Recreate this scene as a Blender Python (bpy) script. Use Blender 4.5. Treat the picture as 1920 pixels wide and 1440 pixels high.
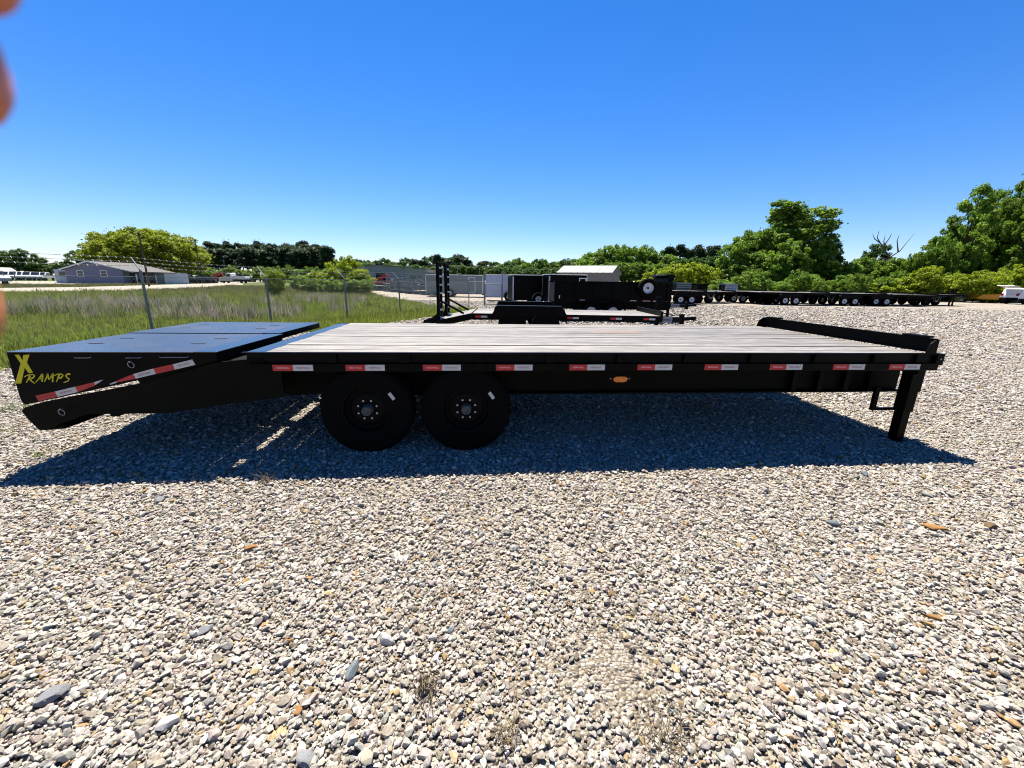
import bpy, bmesh, math, random
import numpy as np
from mathutils import Vector, Matrix
R = math.radians
S = bpy.context.scene
for o in list(bpy.data.objects): bpy.data.objects.remove(o)

# ------------------------------------------------------------------ camera, sky, sun, exposure
FPX, PITCH, ROLL, HC = 751.4, 0.2494, 0.0170, 1.446          # focal length in photo pixels, tilt, roll, eye height
cam_d = bpy.data.cameras.new('camera'); cam = bpy.data.objects.new('camera', cam_d)
S.collection.objects.link(cam); S.camera = cam
cam_d.sensor_width = 36; cam_d.lens = FPX / 1920 * 36; cam_d.clip_start = .004; cam_d.clip_end = 3000
cp, sp, cr, sr = math.cos(PITCH), math.sin(PITCH), math.cos(ROLL), math.sin(ROLL)
RT, UP, FW = Vector((1, 0, 0)), Vector((0, sp, cp)), Vector((0, cp, -sp))
rt, up = RT * cr + UP * sr, UP * cr - RT * sr
cam.matrix_world = Matrix(((rt.x, up.x, -FW.x, 0), (rt.y, up.y, -FW.y, 0), (rt.z, up.z, -FW.z, HC), (0, 0, 0, 1)))
cam_d.dof.use_dof = True; cam_d.dof.focus_distance = 5.0; cam_d.dof.aperture_fstop = 9.0

SUN_EL, SUN_AZ = R(64), R(-16)                                # azimuth from +Y towards +X
w = bpy.data.worlds.new('World'); S.world = w; w.use_nodes = True
nt = w.node_tree; bg = nt.nodes['Background']
sky = nt.nodes.new('ShaderNodeTexSky'); sky.sky_type = 'NISHITA'; sky.sun_disc = False
sky.sun_elevation = SUN_EL; sky.sun_rotation = SUN_AZ
sky.air_density = 1.0; sky.dust_density = 0.0; sky.ozone_density = 5.0; sky.altitude = 0
hs = nt.nodes.new('ShaderNodeHueSaturation'); hs.inputs['Saturation'].default_value = 1.30
tn = nt.nodes.new('ShaderNodeMix'); tn.data_type = 'RGBA'; tn.blend_type = 'MULTIPLY'; tn.inputs[0].default_value = 1; tn.inputs[7].default_value = (.86, .83, 1.03, 1)   # white balance of the whole sky
nt.links.new(sky.outputs[0], hs.inputs['Color']); nt.links.new(hs.outputs[0], tn.inputs[6]); nt.links.new(tn.outputs[2], bg.inputs[0])
bg.inputs[1].default_value = 0.05
sun_d = bpy.data.lights.new('sun', 'SUN'); sun = bpy.data.objects.new('sun', sun_d); S.collection.objects.link(sun)
sun_d.energy = 5.0; sun_d.angle = R(.53); sun_d.color = (1, .93, .82)
sv = Vector((math.sin(SUN_AZ) * math.cos(SUN_EL), math.cos(SUN_AZ) * math.cos(SUN_EL), math.sin(SUN_EL)))
sun.rotation_euler = sv.to_track_quat('Z', 'Y').to_euler(); sun.location = (0, 0, 30)
S.view_settings.view_transform = 'Standard'; S.view_settings.look = 'None'; S.view_settings.gamma = 1
S.view_settings.use_curve_mapping = False; S.view_settings.exposure = 1.7
S.render.engine = 'CYCLES'
S.cycles.filter_width = 1.05; S.cycles.max_bounces = 6; S.cycles.transparent_max_bounces = 8

# ------------------------------------------------------------------ surveying helpers (pixel of the photo -> place in the yard)
def ray(px, py):
    a = (px - 960) / FPX; b = (720 - py) / FPX
    return RT * (a * cr - b * sr) + UP * (a * sr + b * cr) + FW
def gnd(px, py, z=0):
    d = ray(px, py); t = (z - HC) / d.z; return Vector((d.x * t, d.y * t, z))
def pt(px, py, Y):
    d = ray(px, py); t = Y / d.y; return Vector((d.x * t, Y, HC + d.z * t))
def hor(px): return 528.6 + (px - 960) * .01702
def bx(px, Y): return pt(px, hor(px), Y).x

# ------------------------------------------------------------------ mesh helpers
COL = S.collection
class MB:
    def __init__(s): s.v = []; s.f = []
    def add(s, vs, fs):
        n = len(s.v); s.v += [tuple(v) for v in vs]; s.f += [tuple(i + n for i in f) for f in fs]; return s
    def box(s, x0, x1, y0, y1, z0, z1, M=None):
        vs = [Vector(p) for p in ((x0,y0,z0),(x1,y0,z0),(x1,y1,z0),(x0,y1,z0),(x0,y0,z1),(x1,y0,z1),(x1,y1,z1),(x0,y1,z1))]
        if M is not None: vs = [M @ v for v in vs]
        return s.add(vs, ((0,3,2,1),(4,5,6,7),(0,1,5,4),(1,2,6,5),(2,3,7,6),(3,0,4,7)))
    def prism(s, poly, a, b, axis='y', M=None):
        def mk(p, q):
            if axis == 'y': return Vector((p[0], q, p[1]))
            if axis == 'x': return Vector((q, p[0], p[1]))
            return Vector((p[0], p[1], q))
        n = len(poly); vs = [mk(p, a) for p in poly] + [mk(p, b) for p in poly]
        if M is not None: vs = [M @ v for v in vs]
        fs = [tuple(range(n)), tuple(range(2 * n - 1, n - 1, -1))]
        fs += [(i, i + n, (i + 1) % n + n, (i + 1) % n) for i in range(n)]
        return s.add(vs, fs)
    def tube(s, pts, rads, n=8, cap=True):
        pts = [Vector(p) for p in pts]
        if not hasattr(rads, '__len__'): rads = [rads] * len(pts)
        rings = []
        for i, p in enumerate(pts):
            t = (pts[min(i + 1, len(pts) - 1)] - pts[max(i - 1, 0)]).normalized()
            a = t.orthogonal() if i == 0 else (last - t * last.dot(t))
            a.normalize(); last = a; b = t.cross(a)
            rings.append([p + (a * math.cos(2 * math.pi * k / n) + b * math.sin(2 * math.pi * k / n)) * rads[i] for k in range(n)])
        vs = [v for r in rings for v in r]; fs = []
        for i in range(len(pts) - 1):
            for k in range(n): fs.append((i*n+k, i*n+(k+1)%n, (i+1)*n+(k+1)%n, (i+1)*n+k))
        if cap: fs += [tuple(range(n - 1, -1, -1)), tuple((len(pts)-1)*n + k for k in range(n))]
        return s.add(vs, fs)
    def bar(s, p, q, wd, ht):
        p, q = Vector(p), Vector(q); t = (q - p).normalized()
        u = Vector((0, 0, 1)) if abs(t.z) < .9 else Vector((0, 1, 0))
        a = t.cross(u).normalized(); b = a.cross(t)
        vs = [e + a * (sx * wd / 2) + b * (sy * ht / 2) for e in (p, q) for sx, sy in ((-1,-1),(1,-1),(1,1),(-1,1))]
        return s.add(vs, ((0,1,2,3),(7,6,5,4),(0,4,5,1),(1,5,6,2),(2,6,7,3),(3,7,4,0)))
    def lathe(s, prof, n=32, M=None, axis='y'):
        vs = []
        for r, h in prof:
            for k in range(n):
                c, d = math.cos(2*math.pi*k/n) * r, math.sin(2*math.pi*k/n) * r
                v = Vector((c, h, d)) if axis == 'y' else Vector((c, d, h))
                vs.append(M @ v if M is not None else v)
        fs = []
        for i in range(len(prof) - 1):
            for k in range(n): fs.append((i*n+k, (i+1)*n+k, (i+1)*n+(k+1)%n, i*n+(k+1)%n))
        return s.add(vs, fs)
    def mesh(s, name, mat=None, smooth=False, fix=True):
        me = bpy.data.meshes.new(name); me.from_pydata(s.v, [], s.f)
        if fix:
            bm = bmesh.new(); bm.from_mesh(me); bmesh.ops.recalc_face_normals(bm, faces=bm.faces); bm.to_mesh(me); bm.free()
        if mat: me.materials.append(mat)
        if smooth: me.polygons.foreach_set('use_smooth', [True] * len(me.polygons))
        return me
    def obj(s, name, mat, parent=None, smooth=False, bevel=0, loc=None, angle=35):
        o = bpy.data.objects.new(name, s.mesh(name, mat, smooth)); COL.objects.link(o)
        if parent: o.parent = parent
        if loc is not None: o.location = loc
        if bevel:
            m = o.modifiers.new('bevel', 'BEVEL'); m.width = bevel; m.segments = 2; m.limit_method = 'ANGLE'; m.angle_limit = R(angle)
        return o
def mobj(name, me, parent=None, loc=(0, 0, 0), rot=(0, 0, 0), scale=None):
    o = bpy.data.objects.new(name, me); COL.objects.link(o); o.parent = parent; o.location = loc; o.rotation_euler = rot
    if scale is not None: o.scale = scale
    return o
def tag(o, label, cat=None, group=None, kind=None):
    if label: o['label'] = label
    if cat: o['category'] = cat
    if group: o['group'] = group
    if kind: o['kind'] = kind
    return o
def thing(name, label, cat, loc=(0, 0, 0), rz=0, group=None):
    o = bpy.data.objects.new(name, None); COL.objects.link(o); o.location = loc; o.rotation_euler = (0, 0, rz); o.empty_display_size = .2
    return tag(o, label, cat, group)
def copy_tree(o, parent=None):
    c = o.copy(); COL.objects.link(c); c.parent = parent
    for ch in o.children: copy_tree(ch, c)
    return c
def fast_mesh(name, V, F, mat, attrs=None, smooth=False):
    """V (n,3) array, F (m,k) array of equal-sized faces"""
    V = np.asarray(V, np.float32); F = np.asarray(F, np.int32); m, k = F.shape
    me = bpy.data.meshes.new(name); me.vertices.add(len(V)); me.vertices.foreach_set('co', V.ravel())
    me.loops.add(m * k); me.loops.foreach_set('vertex_index', F.ravel())
    me.polygons.add(m); me.polygons.foreach_set('loop_start', np.arange(0, m * k, k, dtype=np.int32))
    if smooth: me.polygons.foreach_set('use_smooth', np.ones(m, bool))
    me.update(calc_edges=True)
    for n, (dom, typ, arr) in (attrs or {}).items():
        a = me.attributes.new(n, typ, dom); a.data.foreach_set('color' if 'COLOR' in typ else 'vector' if typ == 'FLOAT_VECTOR' else 'value', np.ascontiguousarray(arr, np.float32 if typ != 'INT' else np.int32).ravel())
    if mat: me.materials.append(mat)
    return me
def text_mesh(txt, size, mat, extrude=.0006, shear=0.0, space=1.0, name='lettering'):
    c = bpy.data.curves.new('t', 'FONT'); c.body = txt; c.size = size; c.extrude = extrude; c.align_x = 'CENTER'; c.align_y = 'CENTER'
    c.shear = shear; c.space_character = space; c.resolution_u = 3
    o = bpy.data.objects.new('t', c); COL.objects.link(o)
    bpy.context.view_layer.update()
    me = bpy.data.meshes.new_from_object(o.evaluated_get(bpy.context.evaluated_depsgraph_get())); me.name = name
    bpy.data.objects.remove(o); bpy.data.curves.remove(c)
    me.materials.clear(); me.materials.append(mat)
    return me

# ------------------------------------------------------------------ materials
def mat(name, col, rough=.5, spec=.5, metal=0.0, var=.15, scale=6.0, col2=None, bump=0.0, bscale=60.0, stretch=None, coat=0.0, coords='Object', rand=0.0, emis=None):
    m = bpy.data.materials.new(name); m.use_nodes = True; n = m.node_tree.nodes; L = m.node_tree.links
    b = n['Principled BSDF']; b.inputs['Roughness'].default_value = rough; b.inputs['Specular IOR Level'].default_value = spec
    b.inputs['Metallic'].default_value = metal; b.inputs['Coat Weight'].default_value = coat
    tc = n.new('ShaderNodeTexCoord'); mp = n.new('ShaderNodeMapping'); L.new(tc.outputs[coords], mp.inputs[0])
    if stretch: mp.inputs['Scale'].default_value = stretch
    nz = n.new('ShaderNodeTexNoise'); nz.inputs['Scale'].default_value = scale; nz.inputs['Detail'].default_value = 5; L.new(mp.outputs[0], nz.inputs['Vector'])
    cr_ = n.new('ShaderNodeValToRGB'); L.new(nz.outputs[0], cr_.inputs[0])
    c2 = col2 or [c * (1 + var) for c in col]; c1 = [c * (1 - var) for c in col] if not col2 else col
    cr_.color_ramp.elements[0].position = .3; cr_.color_ramp.elements[1].position = .7
    cr_.color_ramp.elements[0].color = (*c1, 1); cr_.color_ramp.elements[1].color = (*[min(c, 1) for c in c2], 1)
    out = cr_.outputs[0]
    if rand:
        oi = n.new('ShaderNodeObjectInfo'); mr = n.new('ShaderNodeMapRange'); L.new(oi.outputs['Random'], mr.inputs[0])
        mr.inputs['To Min'].default_value = 1 - rand; mr.inputs['To Max'].default_value = 1 + rand
        h = n.new('ShaderNodeHueSaturation'); L.new(mr.outputs[0], h.inputs['Value']); L.new(out, h.inputs['Color']); out = h.outputs[0]
    L.new(out, b.inputs['Base Color'])
    if bump:
        n2 = n.new('ShaderNodeTexNoise'); n2.inputs['Scale'].default_value = bscale; n2.inputs['Detail'].default_value = 4; L.new(mp.outputs[0], n2.inputs['Vector'])
        bp = n.new('ShaderNodeBump'); bp.inputs['Strength'].default_value = bump; bp.inputs['Distance'].default_value = .01
        L.new(n2.outputs[0], bp.inputs['Height']); L.new(bp.outputs[0], b.inputs['Normal'])
    return m
BLACK = mat('black_paint', (0.0018, 0.0018, 0.00156), .42, .05, scale=9, col2=(.003, .003, .0027))
BLACKG = mat('black_gloss_plate', (.004, .0045, .005), .2, .7, scale=9, col2=(.006, .006, .007))
BLACK2 = mat('black_frame_paint', (0.0024, 0.0027, 0.00168), .55, .05, scale=5, col2=(.004, .0044, .003), bump=.1, bscale=40)
RUBBER = mat('tyre_rubber', (0.0024, 0.0024, 0.0024), .85, .08, scale=20)
RIMBLK = mat('black_rim', (0.003, 0.003, 0.003), .5, .06)
RIMWHT = mat('white_rim', (0.4836, 0.4992, 0.5304), .4, .4)
HUBM = mat('grey_hub_cap', (.075, .075, .07), .6, .2, scale=30)
CHROME = mat('zinc_steel', (.30, .30, .30), .5, .5, metal=1.0)
GALV = mat('galvanised_steel', (0.156, 0.1638, 0.1638), .5, .4, metal=.3, scale=14, bump=.08)
TRED = mat('red_reflective_tape', (0.39, 0.00936, 0.01404), .35, .4, var=.1, scale=40)
TWHT = mat('white_reflective_tape', (0.429, 0.4368, 0.4212), .35, .4, var=.06, scale=40)
TXTR = mat('red_print', (.33, .03, .03), .5, .3)
TXTW = mat('pale_print', (.75, .45, .45), .5, .3)
YELL = mat('yellow_decal', (0.4836, 0.429, 0.0039), .45, .3, var=.08)
AMBER = mat('amber_lens', (0.585, 0.1482, 0.0078), .2, .5, scale=60, var=.3)
WHITE = mat('white_enamel', (0.5616, 0.5694, 0.585), .4, .4, var=.05)
BLUEW = mat('pale_blue_white_panel', (0.39, 0.429, 0.5148), .45, .35, var=.05, scale=2)
GREYP = mat('grey_green_panel', (0.156, 0.1833, 0.1755), .55, .3, var=.08, scale=2)
SHEDW = mat('taupe_metal_wall', (0.1638, 0.156, 0.1365), .6, .3, var=.05, scale=3)
SHEDR = mat('light_metal_roof', (0.11, 0.115, 0.13), .45, .4, var=.05, scale=3)
WAREW = mat('beige_metal_wall', (0.3042, 0.2788, 0.2383), .6, .3, var=.05, scale=1.5)
WARES = mat('grey_metal_wall', (0.2223, 0.2282, 0.2223), .6, .3, var=.05, scale=1.5)
SIDING = mat('blue_grey_siding', (0.1525, 0.1591, 0.2188), .7, .25, var=.12, scale=1, stretch=(1, 1, 14))
PALES = mat('pale_grey_siding', (0.337, 0.3744, 0.4306), .7, .25, var=.1, scale=1, stretch=(1, 1, 14))
ROOFG = mat('grey_shingles', (0.0858, 0.08424, 0.0819), .9, .2, var=.25, scale=8, bump=.3, bscale=12)
GLASS = mat('dark_window_glass', (.02, .024, .03), .08, .6)
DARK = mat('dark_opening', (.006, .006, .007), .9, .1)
WOODP = mat('pole_wood', (.06, .045, .035), .9, .2, var=.3, scale=8, stretch=(1, 1, .1), bump=.3)
REDP = mat('red_paint', (0.245, 0.021, 0.0245), .45, .4)
YELP = mat('yellow_machine_paint', (0.429, 0.195, 0.00624), .5, .35, var=.15, scale=4)
TEAL = mat('grey_green_crate', (0.1014, 0.1287, 0.1287), .7, .3, var=.3, scale=3, rand=.35)
PALLET = mat('pale_goods', (0.429, 0.4368, 0.429), .7, .3, var=.2, scale=3, rand=.2)
SILVER = mat('silver_car_paint', (0.312, 0.3276, 0.3588), .3, .5, metal=.3, var=.05)
TAILL = mat('tail_lamp_red', (.25, .01, .012), .2, .5)

def wood_mat(name, c1, c2, c3, rand=.12):
    m = bpy.data.materials.new(name); m.use_nodes = True; n = m.node_tree.nodes; L = m.node_tree.links; b = n['Principled BSDF']
    tc = n.new('ShaderNodeTexCoord'); oi = n.new('ShaderNodeObjectInfo'); ad = n.new('ShaderNodeVectorMath'); ad.operation = 'MULTIPLY_ADD'
    cx = n.new('ShaderNodeCombineXYZ')
    for k in range(3): L.new(oi.outputs['Random'], cx.inputs[k])
    ad.inputs[1].default_value = (37, 91, 53); L.new(cx.outputs[0], ad.inputs[0]); L.new(tc.outputs['Object'], ad.inputs[2])
    def nz(sc, st, det=6, dist=0):
        mp = n.new('ShaderNodeMapping'); mp.inputs['Scale'].default_value = st; L.new(ad.outputs[0], mp.inputs[0])
        t = n.new('ShaderNodeTexNoise'); t.inputs['Scale'].default_value = sc; t.inputs['Detail'].default_value = det; t.inputs['Distortion'].default_value = dist
        L.new(mp.outputs[0], t.inputs['Vector']); return t.outputs[0]
    grain = nz(1, (2.6, 46, 46), 7, .8); blotch = nz(1, (.9, 5, 5), 4); crack = nz(1, (3.2, 70, 20), 4, 1.2)
    r1 = n.new('ShaderNodeValToRGB'); L.new(grain, r1.inputs[0]); e = r1.color_ramp.elements
    e[0].position = .30; e[0].color = (*c1, 1); e[1].position = .72; e[1].color = (*c2, 1)
    r2 = n.new('ShaderNodeValToRGB'); L.new(blotch, r2.inputs[0]); r2.color_ramp.elements[0].position = .42; r2.color_ramp.elements[1].position = .75
    mx = n.new('ShaderNodeMix'); mx.data_type = 'RGBA'; mx.inputs[7].default_value = (*c3, 1); L.new(r1.outputs[0], mx.inputs[6])
    ml = n.new('ShaderNodeMath'); ml.operation = 'MULTIPLY'; ml.inputs[1].default_value = .55; L.new(r2.outputs[0], ml.inputs[0]); L.new(ml.outputs[0], mx.inputs[0])
    r3 = n.new('ShaderNodeValToRGB'); L.new(crack, r3.inputs[0]); r3.color_ramp.elements[0].position = .34; r3.color_ramp.elements[1].position = .42
    r3.color_ramp.elements[0].color = (.25, .22, .19, 1)
    mk = n.new('ShaderNodeMix'); mk.data_type = 'RGBA'; mk.blend_type = 'MULTIPLY'; mk.inputs[0].default_value = 1; L.new(mx.outputs[2], mk.inputs[6]); L.new(r3.outputs[0], mk.inputs[7])
    mr = n.new('ShaderNodeMapRange'); L.new(oi.outputs['Random'], mr.inputs[0]); mr.inputs['To Min'].default_value = 1 - rand; mr.inputs['To Max'].default_value = 1 + rand
    h = n.new('ShaderNodeHueSaturation'); L.new(mr.outputs[0], h.inputs['Value']); L.new(mk.outputs[2], h.inputs['Color']); L.new(h.outputs[0], b.inputs['Base Color'])
    b.inputs['Roughness'].default_value = .6; b.inputs['Specular IOR Level'].default_value = .35
    bp = n.new('ShaderNodeBump'); bp.inputs['Strength'].default_value = .35; bp.inputs['Distance'].default_value = .006; L.new(grain, bp.inputs['Height']); L.new(bp.outputs[0], b.inputs['Normal'])
    return m
WOOD = wood_mat('weathered_plank', (.048, .043, .038), (.242, .232, .217), (.128, .110, .088), .24)

def diamond_mat():
    m = bpy.data.materials.new('black_diamond_plate'); m.use_nodes = True; n = m.node_tree.nodes; L = m.node_tree.links; b = n['Principled BSDF']
    b.inputs['Base Color'].default_value = (.022, .022, .024, 1)
    tc = n.new('ShaderNodeTexCoord'); sx = n.new('ShaderNodeSeparateXYZ'); L.new(tc.outputs['Object'], sx.inputs[0])
    def M(op, a, bb=None, v=None):
        k = n.new('ShaderNodeMath'); k.operation = op
        if hasattr(a, 'links') : L.new(a, k.inputs[0])
        else: k.inputs[0].default_value = a
        if bb is not None:
            if hasattr(bb, 'links'): L.new(bb, k.inputs[1])
            else: k.inputs[1].default_value = bb
        return k.outputs[0]
    p = 2 * math.pi / .050
    a = M('SINE', M('MULTIPLY', M('ADD', sx.outputs[0], sx.outputs[1]), p)); c = M('SINE', M('MULTIPLY', M('SUBTRACT', sx.outputs[0], sx.outputs[1]), p))
    h = M('POWER', M('MAXIMUM', M('MULTIPLY', a, c), 0.0), 2.0)
    bp = n.new('ShaderNodeBump'); bp.inputs['Strength'].default_value = .5; bp.inputs['Distance'].default_value = .002; L.new(h, bp.inputs['Height']); L.new(bp.outputs[0], b.inputs['Normal'])
    nz = n.new('ShaderNodeTexNoise'); nz.inputs['Scale'].default_value = 2.2; nz.inputs['Detail'].default_value = 6; L.new(tc.outputs['Object'], nz.inputs['Vector'])
    mr = n.new('ShaderNodeMapRange'); L.new(nz.outputs[0], mr.inputs[0]); mr.inputs['From Min'].default_value = .3; mr.inputs['From Max'].default_value = .7; mr.inputs['To Min'].default_value = .18; mr.inputs['To Max'].default_value = .32
    L.new(mr.outputs[0], b.inputs['Roughness']); b.inputs['Specular IOR Level'].default_value = .8
    return m
DIAMOND = diamond_mat()

def gravel_mat():
    m = bpy.data.materials.new('gravel_bed'); m.use_nodes = True; n = m.node_tree.nodes; L = m.node_tree.links; b = n['Principled BSDF']
    b.inputs['Roughness'].default_value = .95; b.inputs['Specular IOR Level'].default_value = .15
    tc = n.new('ShaderNodeTexCoord')
    vo = n.new('ShaderNodeTexVoronoi'); vo.inputs['Scale'].default_value = 75; L.new(tc.outputs['Object'], vo.inputs['Vector'])
    vo2 = n.new('ShaderNodeTexVoronoi'); vo2.inputs['Scale'].default_value = 22; L.new(tc.outputs['Object'], vo2.inputs['Vector'])
    wn = n.new('ShaderNodeSeparateColor'); L.new(vo.outputs['Color'], wn.inputs[0])
    rp = n.new('ShaderNodeValToRGB'); L.new(wn.outputs[0], rp.inputs[0]); e = rp.color_ramp.elements
    e[0].position = 0; e[0].color = (.16, .14, .11, 1); e[1].position = 1; e[1].color = (.40, .385, .36, 1)
    for p_, c in ((.25, (.225, .20, .16)), (.45, (.275, .25, .21)), (.75, (.325, .305, .275))): k = e.new(p_); k.color = (*c, 1)
    nz = n.new('ShaderNodeTexNoise'); nz.inputs['Scale'].default_value = .35; nz.inputs['Detail'].default_value = 6; L.new(tc.outputs['Object'], nz.inputs['Vector'])
    r2 = n.new('ShaderNodeValToRGB'); L.new(nz.outputs[0], r2.inputs[0]); r2.color_ramp.elements[0].position = .35; r2.color_ramp.elements[1].position = .65
    r2.color_ramp.elements[0].color = (.78, .73, .66, 1); r2.color_ramp.elements[1].color = (1.02, 1.0, .99, 1)
    mx = n.new('ShaderNodeMix'); mx.data_type = 'RGBA'; mx.blend_type = 'MULTIPLY'; mx.inputs[0].default_value = 1
    L.new(rp.outputs[0], mx.inputs[6]); L.new(r2.outputs[0], mx.inputs[7]); L.new(mx.outputs[2], b.inputs['Base Color'])
    ad = n.new('ShaderNodeMath'); ad.operation = 'MULTIPLY_ADD'; ad.inputs[1].default_value = 1.6; L.new(vo2.outputs['Distance'], ad.inputs[0]); L.new(vo.outputs['Distance'], ad.inputs[2])
    iv = n.new('ShaderNodeMath'); iv.operation = 'SUBTRACT'; iv.inputs[0].default_value = 1; L.new(ad.outputs[0], iv.inputs[1])
    bp = n.new('ShaderNodeBump'); bp.inputs['Strength'].default_value = .8; bp.inputs['Distance'].default_value = .03; L.new(iv.outputs[0], bp.inputs['Height']); L.new(bp.outputs[0], b.inputs['Normal'])
    return m
GRAVEL = gravel_mat()
SAND = mat('sandy_dirt', (.13, .11, .075), .95, .1, scale=7, col2=(.22, .19, .14), bump=.8, bscale=45)
ROADM = mat('pale_gravel_road', (.19, .17, .135), .95, .1, scale=2, col2=(.28, .26, .22), bump=.5, bscale=20)
TURF = mat('turf_soil', (.04, .06, .012), .95, .1, scale=1.3, col2=(.08, .10, .03), bump=.8, bscale=25)

def inst_mat(name, rough=.85, spec=.2, trans=0.0, noise=0.0):
    """colour carried by each scattered piece (attribute col on the instance)"""
    m = bpy.data.materials.new(name); m.use_nodes = True; n = m.node_tree.nodes; L = m.node_tree.links; b = n['Principled BSDF']
    at = n.new('ShaderNodeAttribute'); at.attribute_type = 'INSTANCER'; at.attribute_name = 'col'; out = at.outputs['Color']
    if noise:
        tc = n.new('ShaderNodeTexCoord'); nz = n.new('ShaderNodeTexNoise'); nz.inputs['Scale'].default_value = 2.6; nz.inputs['Detail'].default_value = 5; L.new(tc.outputs['Object'], nz.inputs['Vector'])
        mr = n.new('ShaderNodeMapRange'); L.new(nz.outputs[0], mr.inputs[0]); mr.inputs['From Min'].default_value = .3; mr.inputs['From Max'].default_value = .7
        mr.inputs['To Min'].default_value = 1 - noise; mr.inputs['To Max'].default_value = 1 + noise
        h = n.new('ShaderNodeHueSaturation'); L.new(mr.outputs[0], h.inputs['Value']); L.new(out, h.inputs['Color']); out = h.outputs[0]
    L.new(out, b.inputs['Base Color']); b.inputs['Roughness'].default_value = rough; b.inputs['Specular IOR Level'].default_value = spec
    if trans:
        tr = n.new('ShaderNodeBsdfTranslucent'); L.new(out, tr.inputs[0]); mx = n.new('ShaderNodeMixShader'); mx.inputs[0].default_value = trans
        L.new(b.outputs[0], mx.inputs[1]); L.new(tr.outputs[0], mx.inputs[2]); L.new(mx.outputs[0], n['Material Output'].inputs[0])
    return m
STONEM = inst_mat('limestone_chips', .85, .25, noise=.32)
BLADEM = inst_mat('grass_blades', .6, .3, trans=.35)

def leaf_mat(name, c_dark, c_light, trans=.35, rand=.15):
    m = bpy.data.materials.new(name); m.use_nodes = True; n = m.node_tree.nodes; L = m.node_tree.links; b = n['Principled BSDF']
    at = n.new('ShaderNodeAttribute'); at.attribute_name = 'v'
    rp = n.new('ShaderNodeValToRGB'); L.new(at.outputs['Fac'], rp.inputs[0]); rp.color_ramp.elements[0].color = (*c_dark, 1); rp.color_ramp.elements[1].color = (*c_light, 1)
    oi = n.new('ShaderNodeObjectInfo'); mr = n.new('ShaderNodeMapRange'); L.new(oi.outputs['Random'], mr.inputs[0]); mr.inputs['To Min'].default_value = 1 - rand; mr.inputs['To Max'].default_value = 1 + rand
    h = n.new('ShaderNodeHueSaturation'); L.new(mr.outputs[0], h.inputs['Value']); L.new(rp.outputs[0], h.inputs['Color'])
    L.new(h.outputs[0], b.inputs['Base Color']); b.inputs['Roughness'].default_value = .55; b.inputs['Specular IOR Level'].default_value = .3
    tr = n.new('ShaderNodeBsdfTranslucent'); L.new(h.outputs[0], tr.inputs[0]); mx = n.new('ShaderNodeMixShader'); mx.inputs[0].default_value = trans
    L.new(b.outputs[0], mx.inputs[1]); L.new(tr.outputs[0], mx.inputs[2]); L.new(mx.outputs[0], n['Material Output'].inputs[0])
    return m
LEAF_PINE = leaf_mat('pine_needles', (.014, .034, .010), (.040, .078, .024), .3)
LEAF_DARK = leaf_mat('dark_leaves', (.028, .072, .011), (.095, .175, .026), .45)
LEAF_MID = leaf_mat('mid_green_leaves', (.052, .125, .010), (.195, .300, .026), .5)
LEAF_BRT = leaf_mat('bright_leaves', (.125, .190, .005), (.280, .345, .012), .5, .12)
LEAF_YEL = leaf_mat('yellow_green_leaves', (.115, .165, .005), (.235, .275, .010), .5, .05)
BARK = mat('bark', (.050, .040, .030), .95, .1, var=.4, scale=6, stretch=(1, 1, .25), bump=.6, bscale=12)
DEADW = mat('dead_wood', (.13, .11, .10), .9, .1, var=.25, scale=6)

# ------------------------------------------------------------------ the ground
def sheet(name, poly, z, m):
    o = MB().add([(x, y, z) for x, y in poly], [tuple(range(len(poly)))]).obj(name, m)
    if o.data.polygons[0].normal.z < 0: o.data.flip_normals()
    return tag(o, None, kind='structure')
sheet('ground', [(-900, -300), (900, -300), (900, 1200), (-900, 1200)], -.016, TURF)
YARD = [(-24, -30), (-7.9, 6.1), (-2.9, 16.8), (-1.4, 20.5), (-5, 24), (-10, 33), (-17, 48), (-20, 62), (20, 62), (90, 60), (90, -30)]
sheet('gravel_yard', YARD, -.004, GRAVEL)
g2 = lambda px, py: tuple(gnd(px, py)[:2])
ROADP = [g2(-90, 549.5), g2(100, 548), g2(230, 545.5), g2(380, 540), g2(455, 534), g2(455, 529.8), g2(300, 534), g2(150, 538), g2(-90, 541)]; sheet('dirt_road', ROADP, -.010, ROADM)
LOTP = [g2(-90, 533), g2(130, 534.5), g2(300, 531.5), g2(520, 529.5), g2(520, 526), g2(130, 527.5), g2(-90, 526)]; sheet('gravel_lot', LOTP, -.006, ROADM)

def inside(poly, X, Y):
    r = np.zeros(len(X), bool); n = len(poly)
    for i in range(n):
        (x1, y1), (x2, y2) = poly[i], poly[(i + 1) % n]
        c = ((y1 > Y) != (y2 > Y)) & (X < (x2 - x1) * (Y - y1) / (y2 - y1 + 1e-12) + x1); r ^= c
    return r

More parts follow.
